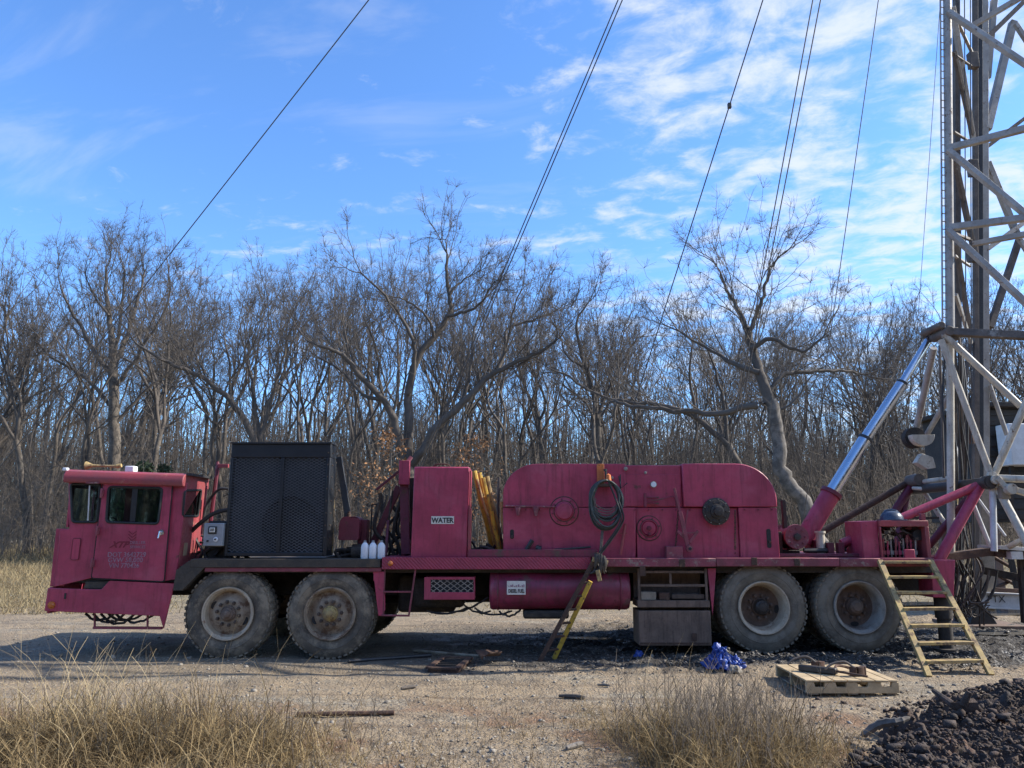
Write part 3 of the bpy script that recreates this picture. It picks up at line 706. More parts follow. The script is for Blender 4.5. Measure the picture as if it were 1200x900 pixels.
# rear walkway in sections
zr1 = dk(900, 654)[1]; zr0 = dk(900, 664)[1]
edges = [694, 838, 982, 1030, 1093]
for i in range(4):
    x0 = dk(edges[i], 660)[0] + .003; x1 = dk(edges[i + 1], 660)[0] - .003
    T(M().box(x0, x1, Y0 - .06, 10.35, zr0 + .004 * (i % 2), zr1 + .003 * (i % 2)), 'walkway_section', 'red_worn', bevel=.008)
m = M().box(dk(694, 660)[0], 5.65, 10.355, YB, zr0, zr1 + .01); T(m, 'rear_deck', 'red_dirty', bevel=.006)
m = M()
for (px, py) in ((752, 668), (798, 660), (882, 658), (932, 659)):
    c = P(px, py, Y0); m.box(c.x - .035, c.x + .035, Y0 - .075, Y0 - .061, c.z - .07 * (1 if px == 752 else .6), c.z + .05)
T(m, 'walkway_bracket', 'rust', bevel=.003)
T(M().box(dk(745, 660)[0], dk(1020, 660)[0], 10.2, 10.26, zr1 + .01, zr1 + .05), 'toe_rail', 'red_dirty', bevel=.006)
# access ladder frame behind the front wheels
m = M().beam(P(487, 667, Y0 + .02), P(479, 722, Y0 + .02), .022, .022).beam(P(449, 693.5, Y0 + .02), P(483, 693.5, Y0 + .02), .02, .035).beam(P(447, 721, Y0 + .02), P(480, 721.5, Y0 + .02), .02, .035).beam(P(451, 667, Y0 + .03), P(449, 722, Y0 + .03), .02, .02)
T(m, 'access_ladder', 'red_worn', bevel=.003)
# mesh grille box
gx0, gz1 = dk(497, 676.5); gx1, gz0 = dk(556, 703)
grille = T(M().plate([(gx0, gz0), (gx1, gz0), (gx1, gz1), (gx0, gz1)], [[(gx0 + .08, gz0 + .09), (gx1 - .012, gz0 + .09), (gx1 - .012, gz1 - .03), (gx0 + .08, gz1 - .03)]], side(Y0 + .03), (0, .02, 0))
    .box(gx0, gx0 + .01, Y0 + .05, Y0 + .3, gz0, gz1).box(gx1 - .01, gx1, Y0 + .05, Y0 + .3, gz0, gz1).box(gx0 + .01, gx1 - .01, Y0 + .28, Y0 + .3, gz0, gz1).box(gx0 + .01, gx1 - .01, Y0 + .05, Y0 + .28, gz0, gz0 + .01), 'oil_cooler', 'red_paint', bevel=.003)
def lattice(x0, x1, z0, z1, y, sp, ang, w, d):
    m = M()
    for s in (-1, 1):
        dx, dz = math.cos(ang), s * math.sin(ang); nx, nz = -dz, dx
        cs = [x * nx + z * nz for x in (x0, x1) for z in (z0, z1)]
        k = math.ceil(min(cs) / sp)
        while k * sp < max(cs):
            c = k * sp; k += 1; ts = []
            for X in (x0, x1):
                t = (X - c * nx) / dx; z = c * nz + t * dz
                if z0 <= z <= z1: ts.append(t)
            for Z in (z0, z1):
                t = (Z - c * nz) / dz; x = c * nx + t * dx
                if x0 <= x <= x1: ts.append(t)
            if len(ts) < 2 or max(ts) - min(ts) < sp * .3: continue
            a, b = min(ts), max(ts); yy = y + (d * .55 if s > 0 else 0)
            m.beam((c * nx + a * dx, yy, c * nz + a * dz), (c * nx + b * dx, yy, c * nz + b * dz), w, d)
    return m
T(lattice(gx0 + .08, gx1 - .012, gz0 + .09, gz1 - .03, Y0 + .04, .05, .62, .008, .004), 'expanded_mesh', 'rim_grey', grille, bevel=0, smooth=False)
T(M().box(gx0 + .05, gx1 - .03, Y0 + .12, Y0 + .25, gz0 + .03, gz1 - .03), 'cooler_core', 'core_dark', grille, bevel=0)

# ---- diesel tank ---------------------------------------------------------
tx0, tz1 = dk(574, 669); tx1 = dk(739, 669)[0]; tz0 = dk(650, 717)[1]; R = (tz1 - tz0) / 2
m = M().lathe([(0, 0), (-.012, R * .5), (0, R * .94), (.03, R), (tx1 - tx0 - .03, R), (tx1 - tx0, R * .94), (tx1 - tx0 + .012, R * .5), (tx1 - tx0, 0)], (tx0, Y0 + .04 + R, (tz0 + tz1) / 2), 'x', 48)
tank = T(m, 'fuel_tank', 'tank_paint', bevel=0, sharp=1.2)
for x in (tx0 + .1, tx1 - .12):
    T(M().tube([(x, Y0 + .04 + R + math.cos(t) * (R + .004), (tz0 + tz1) / 2 + math.sin(t) * (R + .004)) for t in [j * PI / 18 - PI * .0 for j in range(0, 36)]], .01, 5, closed=True), 'tank_strap', 'red_dirty', tank, bevel=0)
T(M().box(tx0 + .42, tx0 + 1.0, Y0 + .12, Y0 + .5, tz0 - .1, tz0 + .0), 'tank_cradle', 'under_dark', bevel=.03)
a = dk(594, 681); b = dk(616, 697)
sg_ = T(M().box(a[0], b[0], Y0 + .018, Y0 + .026, b[1], a[1]), 'fuel_sign', 'sign_white', tank, bevel=0)
text('DIESEL FUEL', .060, (a[0] + b[0]) / 2, Y0 + .016, b[1] + .025, 'letter_black', tank, sx=.62, bold=.002)
m = M()
for k in range(9): x = a[0] + .02 + k * .0235; m.box(x, x + .012 + .006 * (k % 2), Y0 + .014, Y0 + .0175, b[1] + .095, b[1] + .105 + .01 * (k % 3))
T(m, 'sign_print', 'letter_grey', tank, bevel=0)

# ---- tool shelf ------------------------------------------------------------
x0, x1 = dk(748, 0 + 680)[0], dk(830, 680)[0]
def zz(py): return dk(790, py)[1]
m = M()
for x in (x0, x1 - .03): m.box(x, x + .03, Y0 + .04, Y0 + .07, zz(712), zz(666)).box(x, x + .03, Y0 + .42, Y0 + .45, zz(712), zz(666))
m.box(x0 + .031, x1 - .031, Y0 + .045, Y0 + .065, zz(672) - .0, zz(669)).box(x0 + .031, x1 - .031, Y0 + .045, Y0 + .065, zz(688), zz(685)).box(x0 + .4, x0 + .43, Y0 + .047, Y0 + .067, zz(684.8), zz(672.2))
m.box(x0 - .01, x1 + .01, Y0 + .02, Y0 + .46, zz(712), zz(704)); m.box(x0 + .031, x1 - .031, Y0 + .43, Y0 + .44, zz(703.5), zz(668))
shelf = T(m, 'tool_shelf', 'rust_brown', bevel=.004)
m = M().box(x0 - .005, x1 + .015, Y0 + .02, Y0 + .5, zz(757), zz(716)); m.box(x0 + .06, x1 - .05, Y0 + .2, Y0 + .3, zz(716), zz(712))
bx = T(m, 'tool_box', 'rust_brown', bevel=.008)
c = P(814, 747, Y0); T(M().box(c.x - .03, c.x + .03, Y0 - .0, Y0 + .019, c.z - .04, c.z + .05).box(x0 + .0, x1, Y0 + .012, Y0 + .019, zz(755), zz(753)), 'box_hasp', 'rust', bx, bevel=.003)
def on_shelf(name, px0, px1, h, mat, label, cat):
    a = dk(px0, 703)[0]; b = dk(px1, 703)[0]; z = zz(704) + .002
    return tag(M().box(a, b, Y0 + .06, Y0 + .22, z, z + h).build(name, mat, bevel=.008), label, cat)
on_shelf('wood_block', 752, 770, .10, 'old_wood', 'pale wooden block on the rusty shelf under the walkway', 'block')
on_shelf('steel_block', 774, 786, .09, 'rust', 'small rusty steel block beside the pale wooden block on the shelf', 'block')
a = dk(789, 700)[0]; b = dk(827, 700)[0]
tag(M().beam((a, Y0 + .09, zz(703) + .035), (b, Y0 + .09, zz(703) + .035), .055, .05).tube([(a + .02, Y0 + .17, zz(703) + .045), (b - .04, Y0 + .16, zz(703) + .045)], .035, 8).build('steel_bar', 'lug_metal', bevel=.004), 'long grey steel bars lying on the rusty shelf under the walkway', 'bar')

# ---- radiator ------------------------------------------------------------
ra = P(268, 520, 10.08); rb = P(386, 520, 10.08); rX0, rX1 = P(266, 600, 10.08).x, P(384.5, 600, 10.08).x; rZ0 = 1.255; rZ1 = ra.z
hd = P(300, 536, 10.08).z
m = M().box(rX0, rX1, 10.09, 10.42, hd, rZ1)                      # header
m.box(rX0, rX0 + .035, 10.08, 10.42, rZ0, hd - .002).box(rX1 - .05, rX1, 10.08, 10.42, rZ0, hd - .002).box(rX0 + .036, rX1 - .051, 10.08, 10.42, rZ0, rZ0 + .05)
m.box(rX0 + .036, rX1 - .051, 10.38, 10.42, rZ0 + .051, hd - .002)
rad = T(m, 'radiator', 'radiator_black', bevel=.008)
T(M().box(rX0 - .01, rX1 + .01, 10.06, 10.44, rZ1 + .001, rZ1 + .02), 'top_plate', 'black_metal', rad, bevel=0)
T(M().box(rX0 + .036, rX1 - .061, 10.2, 10.24, rZ0 + .051, hd - .003), 'core', 'core_dark', rad, bevel=0)
c = P(340, 615, 10.18)
T(M().lathe([(0, .0), (0, .33), (-.02, .35), (-.02, .37), (.01, .37)], (c.x, 10.195, c.z), 'y', 48), 'fan_shroud', 'fan_dark', rad, bevel=0)
xm = P(328, 600, 10.08).x
T(M().box(xm - .022, xm + .022, 10.075, 10.1, rZ0 + .051, hd - .003), 'center_bar', 'radiator_black', rad, bevel=.003)
T(lattice(rX0 + .036, rX1 - .061, rZ0 + .051, hd - .003, 10.1, .033, .5, .0058, .003), 'expanded_mesh', 'mesh_wire', rad, bevel=0, smooth=False)
m = M()
for k in range(9):
    z = rZ0 + .08 + k * .155; m.lathe([(0, .012), (.01, .012), (.011, 0)], (rX1, 10.2, z), 'x', 6).lathe([(0, .012), (.01, .012), (.011, 0)], (rX1, 10.4, z + .05), 'x', 6)
    m.lathe([(0, .010), (-.008, .010), (-.009, 0)], (rX1 - .03, 10.08, z), 'y', 6)
T(m, 'bolt', 'lug_metal', rad, bevel=0)
# strut, bar and reservoir right of the radiator
T(M().beam(P(391.5, 536, 10.5), P(388, 650, 10.4), .045, .03), 'radiator_post', 'yellow_rust', bevel=0)
T(M().beam(P(397, 536, 10.6), P(408.5, 607, 10.45), .085, .06), 'radiator_brace', 'black_metal', bevel=.004)
q = [xz(396, 633, 10.3), xz(420, 633, 10.3), xz(421.5, 608, 10.3), xz(417, 605, 10.3), xz(401, 606, 10.3), xz(397.5, 612, 10.3)]
T(M().plate(rrect(q, .03, 3), [], side(10.3), (0, .3, 0)), 'oil_reservoir', 'maroon_paint', bevel=.02)
c = P(409, 604, 10.4); T(M().lathe([(0, .03), (.04, .03), (.045, .02), (.07, .02), (.072, 0)], (c.x, c.y, c.z - .02), 'z', 12), 'filler_cap', 'rust', bevel=0)
T(M().box(P(421, 620, 10.6).x, P(431, 620, 10.6).x, 10.5, 10.75, 1.4, 1.72), 'tool_chest', 'maroon_paint', bevel=.008)
m = M(); r_ = random.Random(5)
for k in range(16):
    x = r_.uniform(-2.25, -1.75); y = r_.uniform(10.35, 10.9); m.tube(spline([(x, y, 1.2), (x + r_.uniform(-.1, .1), y, 1.32), (x + r_.uniform(-.25, .25), y + .05, 1.3), (x + r_.uniform(-.35, .3), y, 1.2)], 4), r_.uniform(.012, .03), 6)
m.box(-2.2, -1.8, 10.5, 10.9, 1.2, 1.36).lathe([(0, .0), (0, .1), (.3, .1), (.3, 0)], (-2.1, 10.4, 1.3), 'x', 16)
T(m, 'pipework', 'under_dark', bevel=0)
m = M(); r_ = random.Random(15)
for k in range(18):
    x = r_.uniform(-4.15, -3.6); y = r_.uniform(10.35, 10.8); m.tube(spline([(x, y, 1.18), (x + r_.uniform(-.1, .1), y, 1.3), (x + r_.uniform(-.25, .25), y + .05, 1.42), (x + r_.uniform(-.3, .2), y, r_.uniform(1.2, 1.75))], 4), r_.uniform(.01, .024), 6)
m.tube(spline([P(212, 637, 10.5), P(225, 622, 10.4), P(236, 612, 10.3), P(250, 602, 10.3), P(268, 597, 10.3)], 6), .028, 8).tube(spline([P(238, 610, 10.6), P(243, 590, 10.6), P(256, 574, 10.6), P(268, 573, 10.6)], 5), .018, 8)
T(m, 'hose_bundle', 'rubber', bevel=0)
m = M().box(-4.05, -3.7, 10.4, 10.9, 1.2, 1.42); T(m, 'battery_box', 'under_dark', bevel=.01)
# grey control box
x0, z1 = xz(239, 613, 10.02); x1, z0 = xz(260, 640, 10.02)
cb = T(M().box(x0, x1, 10.03, 10.18, z0, z1), 'control_box', 'grey_panel', bevel=.01)
T(M().box(x0 - .0, x1 + .04, 10.19, 10.3, z0 - .02, z1 + .03), 'box_mount', 'black_metal', cb)
c = P(249, 621, 10.02); m = M().box(c.x - .055, c.x + .055, 10.015, 10.029, c.z - .05, c.z + .045)
T(m, 'gauge_bezel', 'gasket', cb, bevel=.01)
T(M().box(c.x - .035, c.x + .035, 10.006, 10.014, c.z - .03, c.z + .03), 'gauge_face', 'sign_white', cb, bevel=.004)
m = M()
for k in range(3): m.box(c.x - .02 + .016 * k, c.x - .012 + .016 * k, 10.002, 10.0055, c.z - .015, c.z + .018)
T(m, 'gauge_marks', 'letter_black', cb, bevel=0)
c = P(252.5, 632, 10.02); T(M().lathe([(0, 0), (0, .03), (-.012, .028), (-.014, 0)], (c.x, 10.029, c.z), 'y', 16), 'switch_plate', 'white_plastic', cb, bevel=0)
T(M().lathe([(0, 0), (0, .012), (-.02, .01), (-.021, 0)], (c.x + .0, 10.014, c.z), 'y', 10), 'switch_knob', 'letter_black', cb, bevel=0)
c = P(243, 634, 10.02); T(M().lathe([(0, 0), (0, .014), (-.016, .012), (-.017, 0)], (c.x, 10.029, c.z), 'y', 10), 'switch_knob', 'letter_black', cb, bevel=0)
# exhaust post by the cab
m = M().tube([P(246, 618, 10.7), P(255, 548, 10.7)], .028, 8).tube([P(255, 550, 10.7), P(255, 541, 10.7)], [.035, .02], 8)
T(m, 'lift_post', 'maroon_paint', bevel=0)
T(M().beam(P(256, 546, 10.68), P(268, 546, 10.68), .05, .04), 'post_arm', 'red_roof', bevel=.004)

# ---- A-frame behind the water tank -----------------------------------------
m = M().beam(P(473.5, 545, 10.7), P(476, 650, 10.6), .12, .12).beam(P(468, 570, 10.75), P(436, 640, 10.75), .09, .09).beam(P(473, 548, 10.8), P(441, 574, 10.8), .035, .035).beam(P(482, 536, 10.9), P(472, 548, 10.8), .05, .05)
m.beam(P(455, 610, 10.6), P(452, 652, 10.4), .035, .035).beam(P(462, 585, 10.9), P(478, 560, 10.9), .05, .05)
T(m, 'winch_frame', 'maroon_paint', bevel=.004)
T(M().box(P(467, 600, 10.62).x, P(479.5, 600, 10.62).x, 10.55, 10.62, P(470, 568, 10.6).z, P(470, 540, 10.6).z), 'frame_plate', 'red_paint', bevel=.004)
m = M().beam(P(436, 591, 10.9), P(450, 591, 10.9), .02, .02).beam(P(436, 591, 10.9), P(434, 640, 10.9), .02, .02).beam(P(441, 591, 10.9), P(440, 620, 10.9), .02, .02).beam(P(446, 578, 10.9), P(448, 600, 10.9), .05, .05).beam(P(451, 594, 10.9), P(440, 628, 10.9), .02, .02)
T(m, 'guard_rail', 'under_dark', bevel=0)
m = M(); r_ = random.Random(9)
for k in range(10):
    x = r_.uniform(-1.72, -1.4); y = 10.6 + r_.uniform(0, .4); m.tube(spline([(x, y, 1.2), (x + r_.uniform(-.1, .1), y, 1.4), (x + r_.uniform(-.15, .15), y, 1.6), (x + r_.uniform(-.1, .1), y, r_.uniform(1.7, 2.2))], 4), r_.uniform(.012, .03), 6)
m.box(-1.5, -1.34, 10.9, 11.3, 1.2, 2.3)
T(m, 'hose_bundle', 'under_dark', bevel=0)

# ---- water tank --------------------------------------------------------------
wx0, wz1 = xz(485.5, 547, 10.05); wx1 = xz(550, 547, 10.05)[0]; wz0 = xz(482, 654, 10.05)[1]
m = M().plate([(wx0, wz1), (wx1, wz1), (wx1 - .02, wz0), (wx0 - .02, wz0)], [], side(10.05), (0, .75, 0))
wt = T(m, 'water_tank', 'red_paint', bevel=.014)
m = M().beam((wx1 + .012, 10.06, wz0 + .02), (wx1 + .018, 10.06, wz0 + .62), .035, .1).beam((wx1 + .012, 10.06, wz0 + .62), (wx1 + .016, 10.06, wz1 - .05), .018, .04)
T(m, 'tank_edge', 'red_roof', wt, bevel=.003)
T(M().tube(spline([(wx0 + .2, 10.4, wz1), (wx0 + .25, 10.4, wz1 + .06), (wx0 + .4, 10.4, wz1 + .06), (wx0 + .45, 10.4, wz1)], 4), .012, 6), 'lifting_ring', 'rust', wt, bevel=0)
a = xz(505.5, 605, 10.05); b = xz(532, 614, 10.05)
T(M().box(a[0], b[0], 10.041, 10.049, b[1], a[1]), 'water_sign', 'sign_white', wt, bevel=0)
text('WATER', .088, (a[0] + b[0]) / 2, 10.039, b[1] + .017, 'letter_black', wt, bold=.003, sx=.92)

# ---- drawworks -----------------------------------------------------------------
DY = 10.12
d = lambda px, py: xz(px, py, DY)
def arc(c, r0, r1, a0, a1, n): return [(c[0] + r0 * math.cos(a0 + (a1 - a0) * i / n), c[1] + r1 * math.sin(a0 + (a1 - a0) * i / n)) for i in range(n + 1)]
top = d(700, 543.5)[1]; bot = d(700, 655)[1] ; seam = d(700, 594.5)[1]
lx0 = d(589.5, 594)[0]; cxl = d(630, 560)[0]
housing = empty('drawworks', (1.6, 11.2, 1.25)); housing.parent = truck; housing.location = Vector((1.6, 11.2, 1.25)) - WORLD['drilling_truck']
up1 = [(lx0, seam + .004)] + arc((cxl, top - .40), cxl - lx0, .40, PI, PI / 2, 10) + [(d(732.5, 543)[0], top), (d(732.5, 543)[0], seam + .004)]
T(M().plate(up1, [], side(DY), (0, 1.9, 0)), 'drum_cover', 'red_paint', housing, bevel=.012)
lo1 = [(lx0 + .0, seam - .004), (lx0 + .005, bot), (d(745, 650)[0], bot), (d(745, 594)[0], seam - .004)]
T(M().plate(lo1, [], side(DY), (0, 1.9, 0)), 'side_casing', 'red_paint', housing, bevel=.01)
# middle, stepped back slightly
xa, xb = d(733, 594)[0], d(800.5, 594)[0]
T(M().box(xa + .003, xb - .003, DY + .02, DY + 1.8, seam + .003, d(760, 545)[1]), 'drum_cover', 'red_paint', housing, bevel=.01)
xc = d(745, 594)[0]; xd = d(865, 600)[0]
T(M().box(xc + .003, xd - .003, DY + .02, DY + 1.9, bot, seam - .004), 'side_casing', 'red_paint', housing, bevel=.008)
xr = d(910, 594)[0]; cxr = d(862, 560)[0]
up2 = [(xb, seam + .004), (xb, top)] + arc((cxr, top - .47), xr - cxr, .47, PI / 2, 0, 12) + [(xr, seam + .004)]
T(M().plate(up2, [], side(DY - .035), (0, 2.0, 0)), 'chain_cover', 'red_paint', housing, bevel=.012)
T(M().box(xd, xr, DY - .015, DY + 1.95, bot, seam - .003), 'side_casing', 'red_paint', housing, bevel=.008)
# recessed-looking panel frame on the middle part
T(M().plate([d(733, 556), d(798, 556), d(798, 593), d(733, 593)], [], side(DY + .010), (0, .009, 0)), 'inspection_panel', 'red_paint', housing, bevel=.004)
T(M().plate([d(779, 640), d(798, 640), d(798, 655), d(779, 655)], [], side(DY - .12), (0, .13, 0)), 'junction_box', 'red_worn', housing, bevel=.006)
# flanges
def flange(px, py, R, Ri, dep, nb, mat, name, matb='red_dirty', Yp=DY):
    c = P(px, py, Yp); m = M().lathe([(0, R), (-.018, R), (-.02, Ri * 1.12), (-.03, Ri), (-dep, Ri * .94), (-dep - .012, Ri * .85), (-dep - .02, 0)], (c.x, Yp, c.z), 'y', 40)
    o = T(m, name, mat, housing, bevel=0)
    T(M().tube([(c.x + (R + .006) * math.cos(t * PI / 20), Yp - .002, c.z + (R + .006) * math.sin(t * PI / 20)) for t in range(40)], .007, 5, closed=True).tube([(c.x + Ri * 1.14 * math.cos(t * PI / 20), Yp - .021, c.z + Ri * 1.14 * math.sin(t * PI / 20)) for t in range(40)], .006, 5, closed=True), 'gap_ring', 'dark_grime', housing, bevel=0)  # dark rings stand in for the shaded gaps round the flange
    m = M()
    for k in range(nb):
        t = 2 * PI * k / nb + .2; rr = (R + Ri * 1.1) / 2; m.lathe([(-.018, .012), (-.032, .012), (-.034, 0)], (c.x + math.cos(t) * rr, Yp, c.z + math.sin(t) * rr), 'y', 6)
    T(m, 'flange_bolt', matb, housing, bevel=0)
flange(661, 599, .178, .115, .05, 8, 'red_paint', 'shaft_cover')
flange(760.5, 619, .15, .10, .004, 6, 'red_paint', 'shaft_cover', Yp=DY + .02)
c = P(760.5, 619, DY); T(M().lathe([(0, 0), (0, .03), (-.03, .03), (-.032, 0)], (c.x, DY, c.z), 'y', 14).lathe([(0, 0), (0, .022), (-.05, .02), (-.052, 0)], (c.x, DY, c.z - .075), 'y', 10), 'grease_cap', 'maroon_paint', housing, bevel=0)
c = P(838, 599.5, DY)
m = M().lathe([(0, .175), (-.03, .175), (-.034, .15), (-.05, .145), (-.055, .09), (-.09, .085), (-.095, .06), (-.15, .055), (-.155, 0)], (c.x, DY - .036, c.z), 'y', 40)
for k in range(10):
    t = 2 * PI * k / 10; m.lathe([(-.03, .012), (-.065, .012), (-.067, 0)], (c.x + math.cos(t) * .12, DY - .036, c.z + math.sin(t) * .12), 'y', 6)
T(m, 'drum_shaft', 'hub_black', housing, bevel=0)
m = M()
for k in range(9): t = 2 * PI * k / 9; m.lathe([(-.03, .008), (-.05, .008), (-.052, 0)], (c.x + math.cos(t) * .158, DY - .04, c.z + math.sin(t) * .158), 'y', 6)
T(m, 'hub_bolt', 'rim_grey', housing, bevel=0)
# rows of small bolts along seams
m = M()
for px in range(600, 908, 16):
    if abs(px - 661) < 22 or abs(px - 709) < 14 or abs(px - 838) < 24: continue
    c = P(px, 597.5, DY); m.lathe([(.01, .009), (-.022 if px < 865 else -.03, .009), (-.024, 0)], (c.x, DY + .0, c.z), 'y', 6)
for py in range(600, 650, 6):
    c = P(862, py, DY); m.lathe([(.02, .009), (-.004, .009), (-.006, 0)], (c.x, DY + .01, c.z), 'y', 6)
T(m, 'seam_bolt', 'maroon_paint', housing, bevel=0)
# slot with lever
for (px, py, w, h, yy) in ((901, 631, .028, .12, DY - .015), (600, 626, .025, .06, DY)):
    c = P(px, py, yy); T(M().plate(rrect([(c.x - w, c.z - h), (c.x + w, c.z - h), (c.x + w, c.z + h), (c.x - w, c.z + h)], .024), [], side(yy - .003), (0, .006, 0)), 'lever_slot', 'gasket', housing, bevel=0)
    T(M().tube([(c.x, yy, c.z - .02), (c.x, yy - .06, c.z - .05)], .012, 6), 'slot_lever', 'rust', housing, bevel=0)
# pipe with two fittings left
a = P(592, 593, DY - .04); b = P(650, 594, DY - .04)
m = M().tube([a, b], .012, 8)
for px in (607, 628):
    c = P(px, 595, DY - .04); m.box(c.x - .04, c.x + .04, DY - .05, DY - .001, c.z - .01, c.z + .02).lathe([(-.1, .02), (-.02, .035), (0, .03)], (c.x, DY - .04, c.z), 'z', 10)
T(m, 'oil_line', 'red_worn', housing, bevel=0)
# knobs, valves
m = M()
for (px, py, r, dd) in ((733, 549.5, .026, .03), (717, 560, .018, .04), (765, 568, .042, .06), (756, 554, .018, .03)):
    c = P(px, py, DY); m.lathe([(.02, 0), (.02, r * .5), (-dd * .5, r * .5), (-dd * .5, r), (-dd, r), (-dd - .004, r * .7), (-dd - .004, 0)], (c.x, DY, c.z), 'y', 16)
T(m, 'gauge', 'rim_grey', housing, bevel=0)
c = P(765, 568, DY); T(M().lathe([(0, 0), (0, .034), (-.003, .034), (-.003, 0)], (c.x, DY - .065, c.z), 'y', 16), 'gauge_face', 'white_plastic', housing, bevel=0)
a = P(756, 578, DY - .08); b = P(756, 594, DY - .08)
m = M().beam(a, b, .03, .06).tube(spline([P(758, 586, DY - .06), P(770, 586, DY - .05), P(782, 583, DY - .05), P(790, 583, DY - .03), P(793, 596, DY - .03)], 5), .008, 6).tube([P(756, 583, DY - .03), P(772, 583, DY - .03)], .012, 6).tube([P(756, 590, DY - .03), P(772, 590, DY - .03)], .012, 6)
T(m, 'brake_linkage', 'red_dirty', housing, bevel=0)
# chain hanging
m = M()
for k in range(13):
    c = P(795 - .3 * k, 597 + 4 * k, DY - .06); t = Vector((0, 0, 1)); r = .016
    m.tube([(c.x + (r * .6 * math.cos(j * PI / 4) if k % 2 else 0), c.y + (0 if k % 2 else r * .6 * math.cos(j * PI / 4)), c.z + .028 * math.sin(j * PI / 4)) for j in range(8)], .005, 4, closed=True)
for k in range(12):
    c = P(861.5, 600 + 3.8 * k, DY - .06); r = .016
    m.tube([(c.x + (r * .6 * math.cos(j * PI / 4) if k % 2 else 0), c.y + (0 if k % 2 else r * .6 * math.cos(j * PI / 4)), c.z + .026 * math.sin(j * PI / 4)) for j in range(8)], .005, 4, closed=True)
T(m, 'chain', 'rust', housing, bevel=0)
# yoke lever
m = M().beam(P(790, 572, DY - .06), P(797, 601, DY - .07), .03, .02).beam(P(797, 600, DY - .09), P(806, 640, DY - .09), .05, .03).beam(P(806, 598, DY - .05), P(803, 616, DY - .06), .02, .02)
m.beam(P(794, 622, DY - .08), P(806, 634, DY - .08), .035, .025).beam(P(818, 622, DY - .08), P(808, 636, DY - .08), .035, .025).beam(P(795, 625, DY - .085), P(816, 624, DY - .085), .02, .02)
c = P(808, 643, DY - .1); m.lathe([(-.03, .0), (-.03, .045), (.03, .045), (.03, 0)], (c.x, DY - .1, c.z), 'y', 16)
T(m, 'brake_lever', 'red_worn', housing, bevel=.002)
T(M().lathe([(0, 0), (0, .02), (-.006, .02), (-.006, 0)], (c.x, DY - .131, c.z), 'y', 12), 'lever_pin', 'gasket', housing, bevel=0)
m = M().tube(spline([P(733, 614, DY - .05), P(731, 625, DY - .07), P(727, 650, DY - .08)], 5), .02, 8).beam(P(726, 625, DY - .06), P(735, 625, DY - .06), .015, .03)
T(m, 'hand_lever', 'red_roof', housing, bevel=0)
T(M().tube([P(725, 558, DY - .03), P(728, 572, DY - .05), P(735, 566, DY - .05)], .008, 6).tube([P(727, 573, DY - .03), P(727, 556, DY - .03)], .009, 6), 'hook_rod', 'black_metal', housing, bevel=0)
T(M().tube(spline([P(650, 644, DY - .05), P(668, 643, DY - .1), P(692, 641, DY - .06)], 4), .014, 6).tube(spline([P(617, 644, DY - .04), P(622, 636, DY - .05), P(624, 633, DY - .05)], 3), .03, 6).tube([P(628, 642, DY - .04), P(634, 644, DY - .05)], .04, 8), 'lower_linkage', 'black_metal', housing, bevel=0)
# weld runs / scratch lines on the plates
m = M().beam(P(667, 551, DY - .002), P(667, 568, DY - .002), .006, .003)
T(m, 'weld_line', 'red_worn', housing, bevel=0)

# ---- winch behind right -----------------------------------------------------------
c = P(934, 629, 10.25)
m = M().lathe([(0, 0), (0, .155), (.03, .16), (.04, .12), (.5, .12), (.51, .16), (.54, .16), (.54, 0)], (c.x, 10.25, c.z), 'y', 32)
for k in range(8):
    t = 2 * PI * k / 8; m.lathe([(0, .014), (-.014, .014), (-.016, 0)], (c.x + math.cos(t) * .11, 10.25, c.z + math.sin(t) * .11), 'y', 6)
wn = T(m, 'cathead_winch', 'red_worn', bevel=0)
T(M().lathe([(0, .045), (-.03, .045), (-.034, 0)], (c.x, 10.25, c.z), 'y', 8), 'winch_hub', 'hub_black', wn, bevel=0)
T(M().box(c.x - .28, c.x - .14, 10.4, 10.9, 1.25, 1.56).box(c.x - .28, c.x + .1, 10.45, 10.95, 1.22, 1.32).box(c.x - .06, c.x - .01, 10.55, 10.62, 1.6, 1.98), 'winch_stand', 'under_dark', bevel=.006)

# ---- raising cylinder ------------------------------------------------------------
CYY = 10.7
pts = [P(947, 624, CYY), P(974, 578, CYY), P(1014, 514, CYY), P(1057, 449, CYY), P(1093, 391, CYY + .1)]
ram = T(M().tube([pts[0] - (pts[1] - pts[0]) * .25, pts[1]], .125, 32), 'raising_cylinder', 'red_paint', bevel=.008)
dv = (pts[1] - pts[0]).normalized()
T(M().tube([pts[1] - dv * .03, pts[1] + dv * .03], .145, 32), 'gland_ring', 'maroon_paint', ram, bevel=.006)
for i, (rad, a, b) in enumerate(((.088, 1, 2), (.074, 2, 3), (.052, 3, 4))):
    T(M().tube([pts[a], pts[b]], rad, 32), 'ram_stage', 'chrome', ram, bevel=0)
    if i: T(M().tube([pts[a] - dv * .02, pts[a] + dv * .02], rad + .024, 32), 'gland_ring', 'black_metal', ram, bevel=.004)
m = M().lathe([(-.1, 0), (-.1, .1), (.1, .1), (.1, 0)], pts[4], 'y', 16); T(m, 'ram_eye', 'hub_black', ram, bevel=0)
